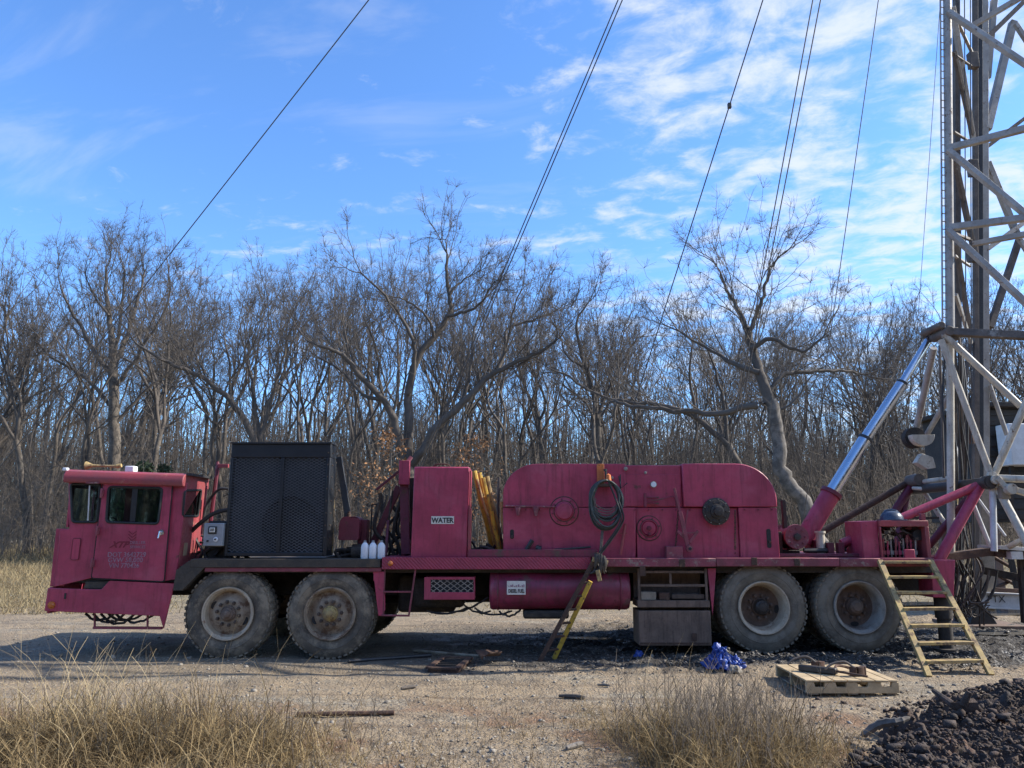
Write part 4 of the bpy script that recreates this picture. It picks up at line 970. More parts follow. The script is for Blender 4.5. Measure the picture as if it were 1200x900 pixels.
# base saddle
b0 = pts[0] - (pts[1] - pts[0]) * .3
T(M().box(b0.x - .2, b0.x - .1, CYY - .2, CYY + .2, 1.2, 1.5).box(b0.x + .12, b0.x + .2, CYY - .2, CYY + .2, 1.2, 1.45), 'ram_saddle', 'maroon_paint', bevel=.008)
c = P(962, 640, 10.4); T(M().lathe([(0, 0), (0, .055), (.3, .055), (.3, .07), (.33, .07), (.33, 0)], (c.x, 10.4, 1.24), 'z', 16), 'filter_canister', 'cream_paint', bevel=0)
m = M().tube([(b0.x - .1, 10.35, 1.32)] + [(b0.x + .25, 10.35, 1.32), (b0.x + .3, 10.4, 1.25)], .03, 8)
m.tube(spline([P(985, 650, 10.5), P(995, 636, 10.5), P(1004, 632, 10.5), P(1010, 640, 10.5), P(1008, 652, 10.5)], 5), .02, 8).tube(spline([P(980, 652, 10.6), P(990, 645, 10.6), P(1012, 650, 10.6)], 5), .02, 8)
T(m, 'hydraulic_hose', 'rubber', bevel=0)
T(M().box(P(971, 645, 10.3).x, P(978, 645, 10.3).x, 10.3, 10.4, 1.24, 1.42).box(P(983, 645, 10.3).x, P(990, 645, 10.3).x, 10.3, 10.4, 1.24, 1.42), 'hose_clamp', 'maroon_paint', bevel=.004)

# ---- A-frame carrying the mast -------------------------------------------------------
apex_n = P(1158, 568, 10.45); apex_f = P(1078, 600, 12.2); apex_f = P(1072, 562, 12.2)
def leg_tube(p, q, r, name='mast_support', mat='maroon_paint'):
    return T(M().tube([p, q], r, 14), name, mat, bevel=0)
leg_tube(P(986, 637, 10.45), P(1146, 569, 10.45), .056, mat='red_paint')
leg_tube(P(1150, 566, 10.45), P(1097, 662, 10.35), .068, mat='red_paint')
leg_tube(P(955, 628, 12.2), P(1070, 562, 12.2), .05, mat='rust')
leg_tube(P(1073, 562, 12.2), P(1043, 608, 12.1), .065)
leg_tube(P(1066, 566, 12.2), P(1050, 640, 12.1), .05)
leg_tube(P(1143, 574, 10.6), P(1088, 640, 10.9), .05)
T(M().lathe([(-.12, 0), (-.12, .07), (1.95, .07), (1.95, 0)], (P(1152, 566, 10.4).x, 10.35, P(1152, 566, 10.4).z), 'y', 20).lathe([(0, 0), (0, .09), (.1, .09), (.1, 0)], (P(1152, 566, 10.4).x, 10.24, P(1152, 566, 10.4).z), 'y', 20), 'pivot_shaft', 'hub_black', bevel=0)
T(M().beam(P(1100, 607, 11), P(1062, 607, 11), .03, .03), 'tie_rod', 'under_dark', bevel=0)

# ---- control stand ---------------------------------------------------------------------
SY = 10.03
s_ = lambda px, py: xz(px, py, SY)
x0, z1 = s_(1030, 610); x1, z0 = s_(1092, 655); xl = s_(1013, 640)[0]
cs = empty('control_stand', ((x0 + x1) / 2, 10.3, z0)); cs.parent = truck; cs.location = WORLD[cs.name] - WORLD['drilling_truck']
T(M().plate([(xl, z1 - .01), (x0, z1), (x0, z0), (xl, z0)], [], side(SY + .05), (0, .5, 0)), 'side_panel', 'red_paint', cs, bevel=.008)
T(M().box(x0, x1, SY, SY + .55, z1 - .075, z1).box(x0, x0 + .02, SY + .0, SY + .049, z0, z1 - .077).box(x1 - .05, x1, SY, SY + .55, z0, z1 - .077), 'stand_frame', 'red_roof', cs, bevel=.006)
T(M().box(x0 + .021, x1 - .051, SY + .38, SY + .42, z0, z1 - .33), 'back_panel', 'under_dark', cs, bevel=0)
r_ = random.Random(3); w = x1 - x0
for k in range(9):
    x = x0 + .08 + k * (w - .22) / 8; zt_ = z0 + .22 + .05 * (k % 3 == 0) + r_.uniform(-.02, .03)
    T(M().tube([(x, SY + .12, z0 + .02), (x + r_.uniform(-.01, .01), SY + .1, zt_)], .011, 6).box(x - .02, x + .02, SY + .1, SY + .18, z0 + .05, z0 + .1), 'control_lever', ['red_roof', 'red_paint', 'rim_grey'][k % 3], cs, bevel=0)
m = M()
for k in range(46):
    x = x0 + .05 + r_.random() * (w - .12); zt_ = z0 + r_.uniform(.02, .42); y = SY + r_.uniform(.1, .36)
    if k % 3: m.tube(spline([(x, y, zt_), (x + r_.uniform(-.1, .1), y, zt_ + r_.uniform(-.1, .12)), (x + r_.uniform(-.15, .15), y + .04, max(z0, zt_ - r_.uniform(0, .2)))], 4), r_.uniform(.007, .015), 5)
    else: m.box(x - .025, x + .025, y - .02, y + .04, zt_ - .02, zt_ + .02)
T(m, 'valve_piping', 'hub_black', cs, bevel=0)
c = s_(1081, 627); T(M().lathe([(0, 0), (0, .07), (.1, .07), (.1, 0)], (c[0], SY + .1, c[1]), 'y', 18), 'air_filter', 'gasket', cs, bevel=0)
c = s_(1064, 648); T(M().box(c[0] - .065, c[0] + .065, SY - .05, SY - .01, z0 - .02, z0 + .12), 'pedal_guard', 'red_paint', cs, bevel=.008)
c = s_(1087, 607); T(M().box(c[0] - .03, c[0] + .03, SY + .1, SY + .16, z1 + .001, z1 + .09), 'stand_lug', 'red_roof', cs, bevel=.006)
q = P(1045, 608, 10.25); hh = hard_hat('hard_hat', (q.x, 10.25, z1 + .004), .145, 'hat_blue')
tag(hh, 'dark blue hard hat sitting on top of the red lever control stand', 'hard hat', 'hard hats')

# ---- rear column, jacks ---------------------------------------------------------------
m = M().plate([xz(1089, 656, 10.15), xz(1117, 656, 10.15), xz(1115, 700, 10.15), xz(1091, 700, 10.15)], [], side(10.1), (0, .35, 0)); T(m, 'outrigger_housing', 'red_paint', bevel=.008)
T(M().box(5.32, 5.60, 10.13, YB - .01, 1.0, 1.2), 'rear_crossmember', 'maroon_paint', bevel=.008)
for y in (10.28, 12.3):
    x = xz(1103, 700, 10.3)[0]
    T(M().lathe([(0, 0), (0, .17), (.03, .17), (.035, .085), (.4, .085), (.4, .105), (.85, .105), (.85, 0)], (x, y, gz(x, y) - .01), 'z', 20), 'jack_leg', 'under_dark', bevel=0)
m = M().box(4.75, 4.95, 10.4, 10.7, .3, 1.1).box(5.0, 5.15, 10.9, 11.2, .3, 1.1); T(m, 'rear_bracket', 'under_dark', bevel=.01)
# ------------------------------------------------------------------ the derrick
mast = empty('derrick_mast', (6.6, 11.2, 0), 'tall cream and grey lattice drilling derrick standing behind the rear of the truck', 'derrick')
def MT(m, name, mat, parent=None, **k): return m.build(name, mat, parent or mast, **k)
def bar(name, mat, a, b, Ya, Yb, w, shape='box', w2=None):
    if name == 'splayed_leg': w *= .74
    for e in (0, 1):          # members that leave the picture run on to the legs on that side
        s_, t_ = (a, b) if e else (b, a)
        if t_[0] >= 1206 and t_[0] < 1240:
            X_ = 1247 if (Yb if e else Ya) < 11 else 1262; k_ = (X_ - s_[0]) / (t_[0] - s_[0]); n_ = (X_, s_[1] + k_ * (t_[1] - s_[1]))
            if e: b = n_; Yb = 9.7 if Yb < 11 else 12.3
            else: a = n_; Ya = 9.7 if Ya < 11 else 12.3
    p, q = P(*a, Ya), P(*b, Yb); m = M()
    if shape == 'box': m.beam(p, q, w, w2 or w)
    elif shape == 'I':
        d = (q - p).normalized(); m.beam(p, q, w, .02, (0, 1, 0)); u = Vector((0, 1, 0))
        m2 = []
        for s in (-1, 1): m.beam(p + u * s * w * .5, q + u * s * w * .5, w, .02, (0, 1, 0))
        m.beam(p, q, .02, w * .96, (0, 1, 0))
    else: m.tube([p, q], w / 2, 14)
    return MT(m, name, mat, bevel=.004 if shape == 'box' else 0)
NF, FF = 10.45, 12.2      # near and far faces
TOPY = -60
# near left leg, in two lengths
bar('mast_leg', 'mast_grey', (1113.5, 396), (1109.5, TOPY), NF, NF, .115, 'tube')
bar('mast_leg', 'cream_paint', (1113.5, 396), (1114.5, 650), NF + .25, NF + .25, .10, 'tube')
bar('mast_leg', 'mast_rust', (1121.5, 396), (1120.5, TOPY), FF, FF, .09)
# far inner leg: paired members of the telescoping section
bar('mast_leg', 'mast_rust', (1144, 720), (1142.5, TOPY), 11.9, 11.9, .07)
bar('inner_leg', 'mast_grey', (1154, 560), (1153, TOPY), 12.1, 12.1, .10)
bar('inner_leg', 'core_dark', (1149, 560), (1148, TOPY), 12.0, 12.0, .065)
bar('inner_leg', 'old_wood', (1153, 715), (1153.5, 562), 12.1, 12.1, .2)
bar('mast_leg', 'mast_grey', (1256, 800), (1243, TOPY), 9.7, 9.7, .13, 'tube')
bar('mast_leg', 'mast_grey', (1272, 742), (1258, TOPY), 12.3, 12.3, .12, 'tube')
# ladder up the leg
pa, pb = P(1104.6, 396, NF - .02), P(1101.5, TOPY, NF - .02)
m = M().tube([pa, pb], .012, 6); n_ = 52
pc, pd = P(1109, 396, NF + .25), P(1106, TOPY, NF + .25)
m.tube([pc, pd], .012, 6)
for k in range(n_): t = (k + .5) / n_; m.tube([pa.lerp(pb, t), pc.lerp(pd, t)], .009, 5)
for k in range(n_): t = (k + .5) / n_; m.tube([pa.lerp(pb, t), P(1113.5, 396, NF).lerp(P(1109.5, TOPY, NF), t)], .008, 4)
MT(m, 'climbing_ladder', 'mast_grey')
# near face girts and diagonals (out of frame to the right)
for (a, b, w) in (((1110, 389), (1212, 394), .10), ((1112, 267), (1212, 254), .09), ((1111, 174), (1212, 148), .09), ((1140, 30), (1215, -14), .075), ((1140, 286), (1215, 272), .07)):
    bar('girt', 'mast_rust' if b[1] > 300 else 'mast_grey', a, b, NF - .03, 10.0, w)
for (a, b, w) in (((1110, 269), (1215, 367), .075), ((1111, 176), (1215, 262), .075), ((1111, 14), (1215, 84), .075), ((1111, 395), (1215, 473), .0)):
    if w: bar('diagonal_brace', 'mast_grey', a, b, NF - .06, 10.05, w)
# side face V bracing between the two left legs
for (a, b, w, mt) in (((1116, 8), (1141, 168), .09, 'mast_grey'), ((1118, 60), (1141, 165), .075, 'mast_rust'), ((1119, 188), (1141, 292), .09, 'mast_rust'), ((1120, 286), (1136, 386), .08, 'mast_rust'), ((1117, 14), (1139, 62), .06, 'mast_grey'),
                      ((1117, 178), (1141, 206), .05, 'mast_grey'), ((1119, 300), (1137, 312), .05, 'mast_grey'), ((1121, 66), (1139, 78), .05, 'mast_rust'), ((1118, 155), (1140, 168), .05, 'mast_rust'), ((1118, 274), (1140, 282), .06, 'mast_rust'), ((1120, 345), (1138, 402), .06, 'mast_grey')):
    bar('side_brace', mt, a, b, NF + .3, 11.85, w * .75)
# rear face bracing right of the inner leg
for (a, b, w, mt) in (((1157, 152), (1187, 26), .11, 'mast_grey'), ((1157, 44), (1206, -4), .08, 'mast_rust'), ((1190, 28), (1215, 66), .07, 'mast_grey'), ((1157, 172), (1215, 128), .06, 'mast_rust'),
                      ((1157, 190), (1192, 276), .09, 'mast_grey'), ((1157, 292), (1215, 250), .07, 'mast_grey'), ((1160, 384), (1196, 276), .09, 'mast_rust'), ((1192, 276), (1215, 312), .07, 'mast_grey'), ((1157, 283), (1215, 270), .06, 'mast_grey'),
                      ((1165, 0), (1157, 92), .09, 'mast_grey')):
    bar('rear_brace', mt, a, b, 12.1, 12.3, w)
# guides and brackets along the inner leg
for (px, py) in ((1141, 70), (1140, 296), (1141, 196)):
    c = P(px, py, 11.8); MT(M().box(c.x - .09, c.x + .06, 11.75, 11.85, c.z - .16, c.z + .12), 'guide_bracket', 'mast_rust', bevel=.006)
# traveling lines inside the mast
for k, px in enumerate((1126, 1131, 1137)): MT(M().tube([P(px + 2, 640, 11.2), P(px - 2 + k, TOPY, 11.2)], .008, 5), 'hanging_line', 'wire_rope')
# knee where the ram joins
c = P(1100, 392, NF + .1)
MT(M().lathe([(-.12, 0), (-.12, .07), (.3, .07), (.3, 0)], (c.x + .04, NF, c.z), 'y', 18).box(c.x + .02, c.x + .19, NF - .07, NF + .15, c.z - .12, c.z + .06).lathe([(-.1, 0), (-.1, .05), (.4, .05), (.4, 0)], (c.x - .05, NF, c.z + .09), 'y', 14), 'knee_joint', 'mast_rust', bevel=.01)
# lower splayed legs
LN = 10.35
for (a, b, ya, yb, w, mt) in (((1103, 398), (1161, 556), 10.4, LN, .115, 'cream_paint'), ((1106, 392), (1196, 476), 10.4, 10.2, .12, 'cream_paint'), ((1214, 446), (1165, 556), 10.2, LN, .125, 'cream_paint'),
                              ((1164, 560), (1215, 562), LN, 10.25, .13, 'cream_paint'), ((1166, 566), (1218, 664), LN, 10.0, .14, 'cream_paint'), ((1163, 566), (1165, 646), LN, 10.3, .11, 'mast_pale'),
                              ((1094, 408), (1071, 516), 11.0, 12.1, .13, 'mast_grey'), ((1118, 455), (1082, 516), 11.2, 12.1, .11, 'mast_grey'), ((1101, 405), (1106, 560), 11.3, 11.3, .05, 'mast_rust'),
                              ((1120, 440), (1139, 520), 11.3, 11.5, .10, 'rust'), ((1137, 400), (1128, 480), 11.9, 11.9, .07, 'mast_rust'), ((1160, 452), (1180, 510), 12, 12, .09, 'mast_grey'),
                              ((1070, 556), (1110, 618), 12.1, 11.9, .10, 'cream_paint'), ((1117, 510), (1117, 640), 11.6, 11.6, .17, 'mast_pale'), ((1070, 566), (1120, 560), 12.1, 11.4, .10, 'cream_paint'), ((1070, 572), (1102, 574), 12.0, 11.6, .08, 'cream_paint'),
                              ((1143, 580), (1178, 628), 11.4, 11.4, .05, 'mast_pale'), ((1140, 590), (1160, 640), 10.6, 10.6, .08, 'mast_pale'), ((1180, 642), (1215, 624), 10.5, 10.3, .10, 'cream_paint'), ((1122, 570), (1116, 640), 11.5, 11.5, .07, 'yellow_rust')):
    bar('splayed_leg', mt, a, b, ya, yb, w, 'tube')
# hub of the spokes
c = P(1162, 563, LN)
MT(M().lathe([(0, 0), (0, .06), (.3, .06), (.3, 0)], (c.x - .03, LN - .16, c.z), 'y', 20).plate(rrect([(c.x - .09, c.z - .11), (c.x + .02, c.z - .11), (c.x + .02, c.z + .11), (c.x - .09, c.z + .11)], .05), [], side(LN - .1), (0, .06, 0)), 'pivot_hub', 'cream_paint', bevel=.008)
a = P(1172, 566, 10.2)
MT(M().beam(P(1176, 570, 10.2), P(1215, 582, 10.1), .07, .09).beam(P(1168, 560, 10.2), P(1184, 578, 10.2), .07, .06).lathe([(-.05, 0), (-.05, .07), (.05, .07), (.05, 0)], P(1184, 573, 10.15), 'y', 14), 'latch_arm', 'cream_paint', bevel=.004)
MT(M().box(a.x, a.x + .12, 10.2, 10.3, a.z - .2, a.z - .03), 'gusset', 'old_wood', bevel=.004)
# sheave at the far pivot
for i, (px, py, r, ang) in enumerate(((1079, 510, .17, .0), (1080, 541, .13, .3))):
    c = P(px, py, 11.7); o = [(c.x + r * 1.0 * math.cos(t), c.z + r * math.sin(t)) for t in [PI + PI * j / 14 for j in range(15)]]
    if i: o = [(c.x - .12, c.z - .02), (c.x - .02, c.z + .12), (c.x + .14, c.z + .06), (c.x + .17, c.z - .10), (c.x + .03, c.z - .12)]
    MT(M().plate(o, [], side(11.62), (0, .14, 0)), 'sheave_guard', 'cream_paint', bevel=.01)
    MT(M().lathe([(.141, .0), (.141, r * .95), (.2, r * .8), (.26, r * .95), (.261, 0)], (c.x - .05, 11.62, c.z - .03), 'y', 24), 'sheave', 'under_dark', bevel=0) if not i else None
c = P(1070, 563, 12.1); MT(M().lathe([(-.2, 0), (-.2, .09), (.1, .09), (.1, 0)], c, 'y', 18), 'pivot_hub', 'mast_rust')
# bundle of hoses hanging down the mast
r_ = random.Random(21)
for k in range(16):
    x0 = r_.uniform(1108, 1128); m = M()
    pts = [P(x0, r_.uniform(395, 420), 10.9), P(x0 + r_.uniform(-4, 8), 480, 10.8), P(x0 + r_.uniform(-4, 14), 560, 10.8 + r_.random() * .4), P(x0 + r_.uniform(-6, 16), 640, 10.9 + r_.random() * .4)]
    x1 = 1118 + r_.uniform(-10, 26); yy = 11 + r_.random() * .6
    pts += [P(x1, 690, yy), P(x1 + r_.uniform(-12, 12), r_.uniform(712, 730), yy)]
    if k % 3 == 0: pts += [P(x1 + r_.uniform(4, 20), 700, yy), P(x1 + r_.uniform(10, 30), 668, yy)]
    m.tube(spline(pts, 7), r_.uniform(.009, .022), 6)
    MT(m, 'hanging_hose', 'rubber' if k % 4 else 'mast_rust')
r_ = random.Random(22); m = M()
for k in range(22):
    x0 = r_.uniform(1112, 1140); y0 = r_.uniform(640, 690); yy = r_.uniform(10.7, 11.8)
    m.tube(spline([P(x0, y0, yy), P(x0 + r_.uniform(-14, 14), y0 + 20, yy), P(x0 + r_.uniform(-10, 24), r_.uniform(700, 728), yy), P(x0 + r_.uniform(-6, 34), r_.uniform(690, 735), yy)], 6), r_.uniform(.006, .014), 5)
MT(m, 'cable_tangle', 'lug_metal')

# ---- working floor and substructure at the right ---------------------------------------
sub = empty('rig_substructure', (7.5, 11.3, 0), 'low dark steel work floor frame with a white beam beside the derrick base', 'platform')
def SB(m, name, mat, **k): return m.build(name, mat, sub, **k)
SB(M().beam(P(1092, 655, 10.6), P(1160, 646, 10.7), .10, .2).beam(P(1160, 646, 10.7), P(1218, 652, 10.7), .12, .3), 'floor_beam', 'rust', bevel=.006)
SB(M().beam(P(1158, 641, 10.7), P(1218, 645, 10.7), .05, .5).box(P(1176, 645, 10.6).x, P(1190, 645, 10.6).x, 10.45, 10.6, P(1180, 655, 10.6).z, P(1180, 646, 10.6).z), 'floor_plate', 'mast_pale', bevel=.004)
SB(M().beam(P(1150, 668, 11.4), P(1218, 682, 11.2), .10, .1), 'rail_beam', 'under_dark', bevel=.004)
SB(M().beam(P(1150, 690, 12.1), P(1218, 694, 12.1), .06, .1), 'rail_beam', 'rust', bevel=.004)
q0, q1 = P(1134, 702, 12.0), P(1218, 706, 12.0)
SB(M().beam(q0, q1, .22, .02).beam(q0 + Vector((0, 0, .11)), q1 + Vector((0, 0, .11)), .014, .16).beam(q0 - Vector((0, 0, .11)), q1 - Vector((0, 0, .11)), .014, .16), 'white_beam', 'mast_pale', bevel=0)
text('PTX', .15, P(1168, 706, 11.97).x, 11.97, P(1168, 706, 11.97).z, 'letter_black', sub, rot=0)
for (a, b, ya) in (((1196, 655), (1201, 730), 10.9), ((1184, 652), (1194, 700), 12.4), ((1206, 650), (1199, 668), 10.9)):
    SB(M().beam(P(*a, ya), P(*b, ya), .07, .07), 'floor_post', 'under_dark', bevel=.004)
for (a, b) in (((1165, 672), (1195, 688)), ((1150, 696), (1190, 678)), ((1160, 650), (1190, 668))):
    SB(M().tube([P(*a, 12.6), P(*b, 12.8)], .03, 8), 'pipe_rail', 'rust')
# dark wedge-shaped foot of the derrick
fx, fy = G(1150, 740).x, G(1150, 740).y
foot = M(); z0 = gz(fx, fy) + .01
o = [(1135, 738), (1173, 738), (1158, 712), (1143, 710)]
qq = [(lambda v: (v.x, v.z))(P(a, b, fy)) for a, b in o]
foot.plate(qq, [], side(fy), (0, .5, 0)); b_ = foot.build('derrick_foot', 'black_metal', mast, bevel=.01)
MT(M().box(fx - .35, fx + .6, fy - .25, fy + .8, z0 - .04, z0 + .035), 'foot_pad', 'rust_brown', bevel=.006)
# dark shed (doghouse) at the right edge
sh = empty('site_shed', (9.8, 15.3, 0), 'dark weathered site shed with a pale panel behind the derrick legs', 'shed')
def SH(m, name, mat, **k): return m.build(name, mat, sh, **k)
x0 = P(1163, 600, 15).x; z1 = P(1180, 478, 15).z; z0 = P(1180, 612, 15).z
SH(M().box(x0, x0 + 3.2, 15, 17.2, z0, z1), 'shed_wall', 'shed_dark', bevel=.01)
for k in range(11):
    z = z0 + .05 + k * (z1 - z0 - .1) / 10.5
    SH(M().box(x0 - .01, x0 + 3.21, 14.975, 14.998, z, z + .11), 'shed_board', 'shed_dark' if k % 3 else 'under_dark', bevel=.004)
SH(M().box(x0 - .15, x0 + 3.4, 14.8, 17.4, z1 + .002, z1 + .09), 'shed_roof', 'under_dark', bevel=.01)
for (x, y) in ((x0 + .1, 15.2), (x0 + 3, 15.2), (x0 + .1, 17), (x0 + 3, 17), (x0 + 1.5, 15.2)):
    SH(M().box(x - .07, x + .07, y - .07, y + .07, gz(x, y) - .02, z0 - .002), 'shed_post', 'rust_brown')
a = P(1181, 496, 14.5); b = P(1218, 545, 14.5)
wb = M().box(a.x, b.x + .2, 14.5, 14.9, b.z, a.z).build('white_panel', 'white_paint', sh, bevel=.02)
SH(M().beam((a.x + .1, 14.7, b.z), (a.x + .1, 14.9, z0), .06, .06), 'panel_bracket', 'under_dark')

# ------------------------------------------------------------------ steps and ladders
st = empty('steel_steps', (4.93, 9.4, 0), 'rusty yellow open steel steps leaning against the rear deck of the truck', 'steps')
tl, tr = P(1031, 657, 9.90), P(1090, 657, 9.90); bl_, br_ = G(1091, 797), G(1159, 795)
bl_ = Vector((4.52, 8.82, gz(4.52, 8.82) + .0)); br_ = Vector((5.22, 8.86, gz(5.22, 8.86) + .0))
for a, b in ((tl, bl_), (tr, br_)):
    M().beam(a, b, .045, .065, (0, 1, 1)).build('stringer', 'yellow_rust', st, bevel=.004)
for k in range(7):
    t = .015 + k * .145; p, q = tl.lerp(bl_, t), tr.lerp(br_, t)
    M().beam(p + Vector((.024, 0, 0)), q - Vector((.024, 0, 0)), .11, .032, (0, 0, 1)).build('tread', 'yellow_rust', st, bevel=.003)
ld = empty('leaning_ladder', (.36, 9.95, 0), 'narrow ladder with one rusty and one yellow rail leaning over the red fuel tank', 'ladder')
r1a, r1b = P(701, 648, 9.88), Vector((.335, 9.86, gz(.335, 9.86)))
r2a, r2b = P(692, 681, 9.86), Vector((.52, 10.05, gz(.52, 10.05)))
M().beam(r1a, r1b, .055, .04).build('ladder_rail', 'rust', ld, bevel=.004)
M().beam(r2a, r2b, .055, .04).build('ladder_rail', 'yellow_paint', ld, bevel=.004)
for k in range(6):
    t = .26 + k * .13; u = k * .17 + .05
    M().tube([r1a.lerp(r1b, .28 + k * .125), r2a.lerp(r2b, min(1, .02 + k * .17))], .016, 8).build('rung', 'rust', ld)
M().beam(P(700, 668, 9.8), P(703, 681, 9.8), .05, .04).beam(P(694, 655, 9.85), P(712, 660, 9.85), .06, .05).build('ladder_hook', 'yellow_rust', ld, bevel=.004)
# rags and strap hanging where the ladder meets the deck
m = M(); r_ = random.Random(2)
for k in range(7):
    a = P(702 + r_.uniform(-4, 6), 652 + r_.uniform(-3, 2), 9.84); m.tube(spline([a, a + Vector((r_.uniform(-.04, .05), -.02, -.08)), a + Vector((r_.uniform(-.07, .09), -.01, -r_.uniform(.12, .26)))], 4), [.02, .028, .03, .03, .028, .024, .02, .016, .008], 6)
tag(m.build('oily_rag', 'dark_grime'), 'dark oily rags tied at the top of the leaning ladder on the deck edge', 'rag')
m = M().beam(P(703, 655, 9.95), P(706, 622, 10.0), .035, .03)
tag(m.build('pry_bar', 'mast_rust', bevel=.003), 'short grey bar standing upright at the head of the leaning ladder', 'bar')

# ------------------------------------------------------------------ coiled hose on its bracket
bk = empty('hose_bracket', P(706, 570, 10.05), 'orange steel bracket holding the coiled hose on the drawworks', 'bracket')
a, b = P(699.5, 543.5, 10.04), P(708.5, 567, 10.04)
M().box(a.x, b.x, 10.04, 10.09, b.z, a.z).build('bracket_plate', 'orange_paint', bk, bevel=.006)
M().box(a.x - .01, b.x + .09, 9.93, 10.1, b.z - .04, b.z - .002).build('bracket_shelf', 'rust', bk, bevel=.004)
c = P(713, 563, 9.98); M().lathe([(0, 0), (0, .04), (.09, .03), (.11, 0)], (c.x, 9.98, c.z - .02), 'z', 12).build('valve_handle', 'orange_paint', bk)
c = P(710, 556, 10.0); M().tube([(c.x, 10.0, c.z - .05), (c.x, 10.0, c.z + .06)], .014, 8).lathe([(0, 0), (0, .022), (.03, .022), (.03, 0)], (c.x - .005, 10.0, c.z + .04), 'z', 8).build('valve_stem', 'black_metal', bk)
m = M(); r_ = random.Random(4); cx = P(709.5, 590, 10).x; cz = P(709.5, 590, 10).z
loops = []
for k in range(11):
    aw = .195 + r_.uniform(-.05, .02); ah = .285 + r_.uniform(-.06, .06); zc = cz + .02 + (.27 - ah) * .9; y = 9.97 + .02 * (k % 3) - .006 * k; ph = r_.uniform(0, 6)
    for j in range(28):
        t = PI / 2 + 2 * PI * j / 28
        loops.append(Vector((cx + (aw + .012 * math.sin(2 * t + ph)) * math.cos(t) + .008 * math.sin(ph), y + .012 * math.sin(t + ph), zc + ah * math.sin(t) * (1 if math.sin(t) > 0 else 1 + .06 * math.sin(ph)))))
for k in range(4):
    ah = .1 + .03 * k
    for j in range(20):
        t = PI + PI * j / 19; 
m.tube(loops, .0125, 7)
tail = spline([loops[-1], P(727, 600, 9.9), P(726, 614, 9.92), P(713, 634, 9.93), P(700, 652, 9.93), P(697, 668, 9.84), P(692, 672, 9.84)], 6)
ch = m.build('hose_coil', 'hose_green')
o = M().tube(tail, .0125, 7).tube([p + Vector((.03, .01, .0)) for p in tail[4:]], .0125, 7).build('hose_tail', 'rubber', ch)
m = M()
for k in range(3):
    pts = [P(694 + 2 * k, 578 + 3 * k, 9.93), P(698, 591 + 3.5 * k, 9.92), P(711, 597 + 3 * k, 9.91), P(722, 592 + 3 * k, 9.92), P(727, 578 + 2 * k, 9.93)]
    m.tube(spline(pts, 5), .008, 6)
m.build('inner_loop', 'mast_rust', ch)
tag(ch, 'coiled dark green air hose hanging on the side of the drawworks', 'hose')

# ------------------------------------------------------------------ white bottles on the deck
zd = xz(300, 655)[1] + .001
for i, px in enumerate((427, 436.5, 446.5)):
    c = P(px, 650, 10.08); o = M()
    prof = [(0, 0), (0, .046), (.012, .05), (.14, .05), (.165, .046), (.19, .03), (.205, .014), (.22, .013), (.221, 0)]
    e = empty('white_bottle', (c.x, 10.1, zd), ['white plastic bottle nearest the radiator, first of three standing on the deck', 'middle white plastic bottle of the three standing on the deck', 'white plastic bottle nearest the water tank, last of three on the deck'][i], 'bottle', 'white bottles on the deck edge')
    M().lathe(prof, (c.x, 10.1, zd), 'z', 20).build('bottle_body', 'white_plastic', e)
    M().lathe([(.2, 0), (.2, .018), (.226, .017), (.227, 0)], (c.x, 10.1, zd), 'z', 12).build('bottle_cap', 'grey_panel', e)

# ------------------------------------------------------------------ yellow poles standing between tank and drawworks
zdk = 1.235
def pole(a, b, Y, r, mat, label, name='yellow_pole', grp='poles leaning between the water tank and the drawworks', Yt=None):
    p = P(*b, Y); p.z = zdk; q = P(*a, Yt or Y)
    m = M().tube([p, p.lerp(q, .33) + Vector((.01, 0, 0)), p.lerp(q, .66) - Vector((.008, 0, 0)), q], r, 8)
    return tag(m.build(name, mat), label, 'pole', grp)
spec = [((556, 552), (578, 640), 10.9, .034, 'yellow_paint', 'yellow pole nearest the water tank in the leaning bundle'),
        ((562, 554), (583, 642), 10.8, .030, 'yellow_paint', 'second yellow pole from the water tank in the leaning bundle'),
        ((566, 560), (588, 642), 10.7, .028, 'yellow_paint', 'third yellow pole from the water tank in the leaning bundle'),
        ((559, 562), (586, 644), 10.6, .018, 'yellow_rust', 'thin rusty yellow pole on the front of the leaning bundle'),
        ((571, 558), (590, 642), 10.9, .028, 'yellow_rust', 'rust-stained yellow pole furthest from the water tank in the bundle'),
        ((576, 599), (586, 644), 10.45, .030, 'yellow_paint', 'short thick yellow pole in front of the leaning bundle'),
        ((588, 588), (593, 645), 10.3, .022, 'yellow_rust', 'pale yellow rod standing against the end of the drawworks')]
for s in spec: pole(s[0], s[1], s[2], s[3], s[4], s[5])
pole((585, 560), (583, 640), 11.2, .02, 'mast_rust', 'thin grey pipe standing behind the short yellow pole', 'grey_pipe')
m = M(); r_ = random.Random(12)
for k in range(15):
    x = r_.uniform(-.5, -.2); y = r_.uniform(10.3, 10.9); m.tube(spline([(x, y, zdk), (x + r_.uniform(-.12, .12), y, zdk + r_.uniform(.05, .22)), (x + r_.uniform(-.2, .2), y, zdk + .05), (x + r_.uniform(-.2, .2), y, zdk)], 4), r_.uniform(.012, .028), 6)
tag(m.build('hose_heap', 'rubber'), 'heap of dark hoses on the deck at the foot of the yellow poles', 'hose')

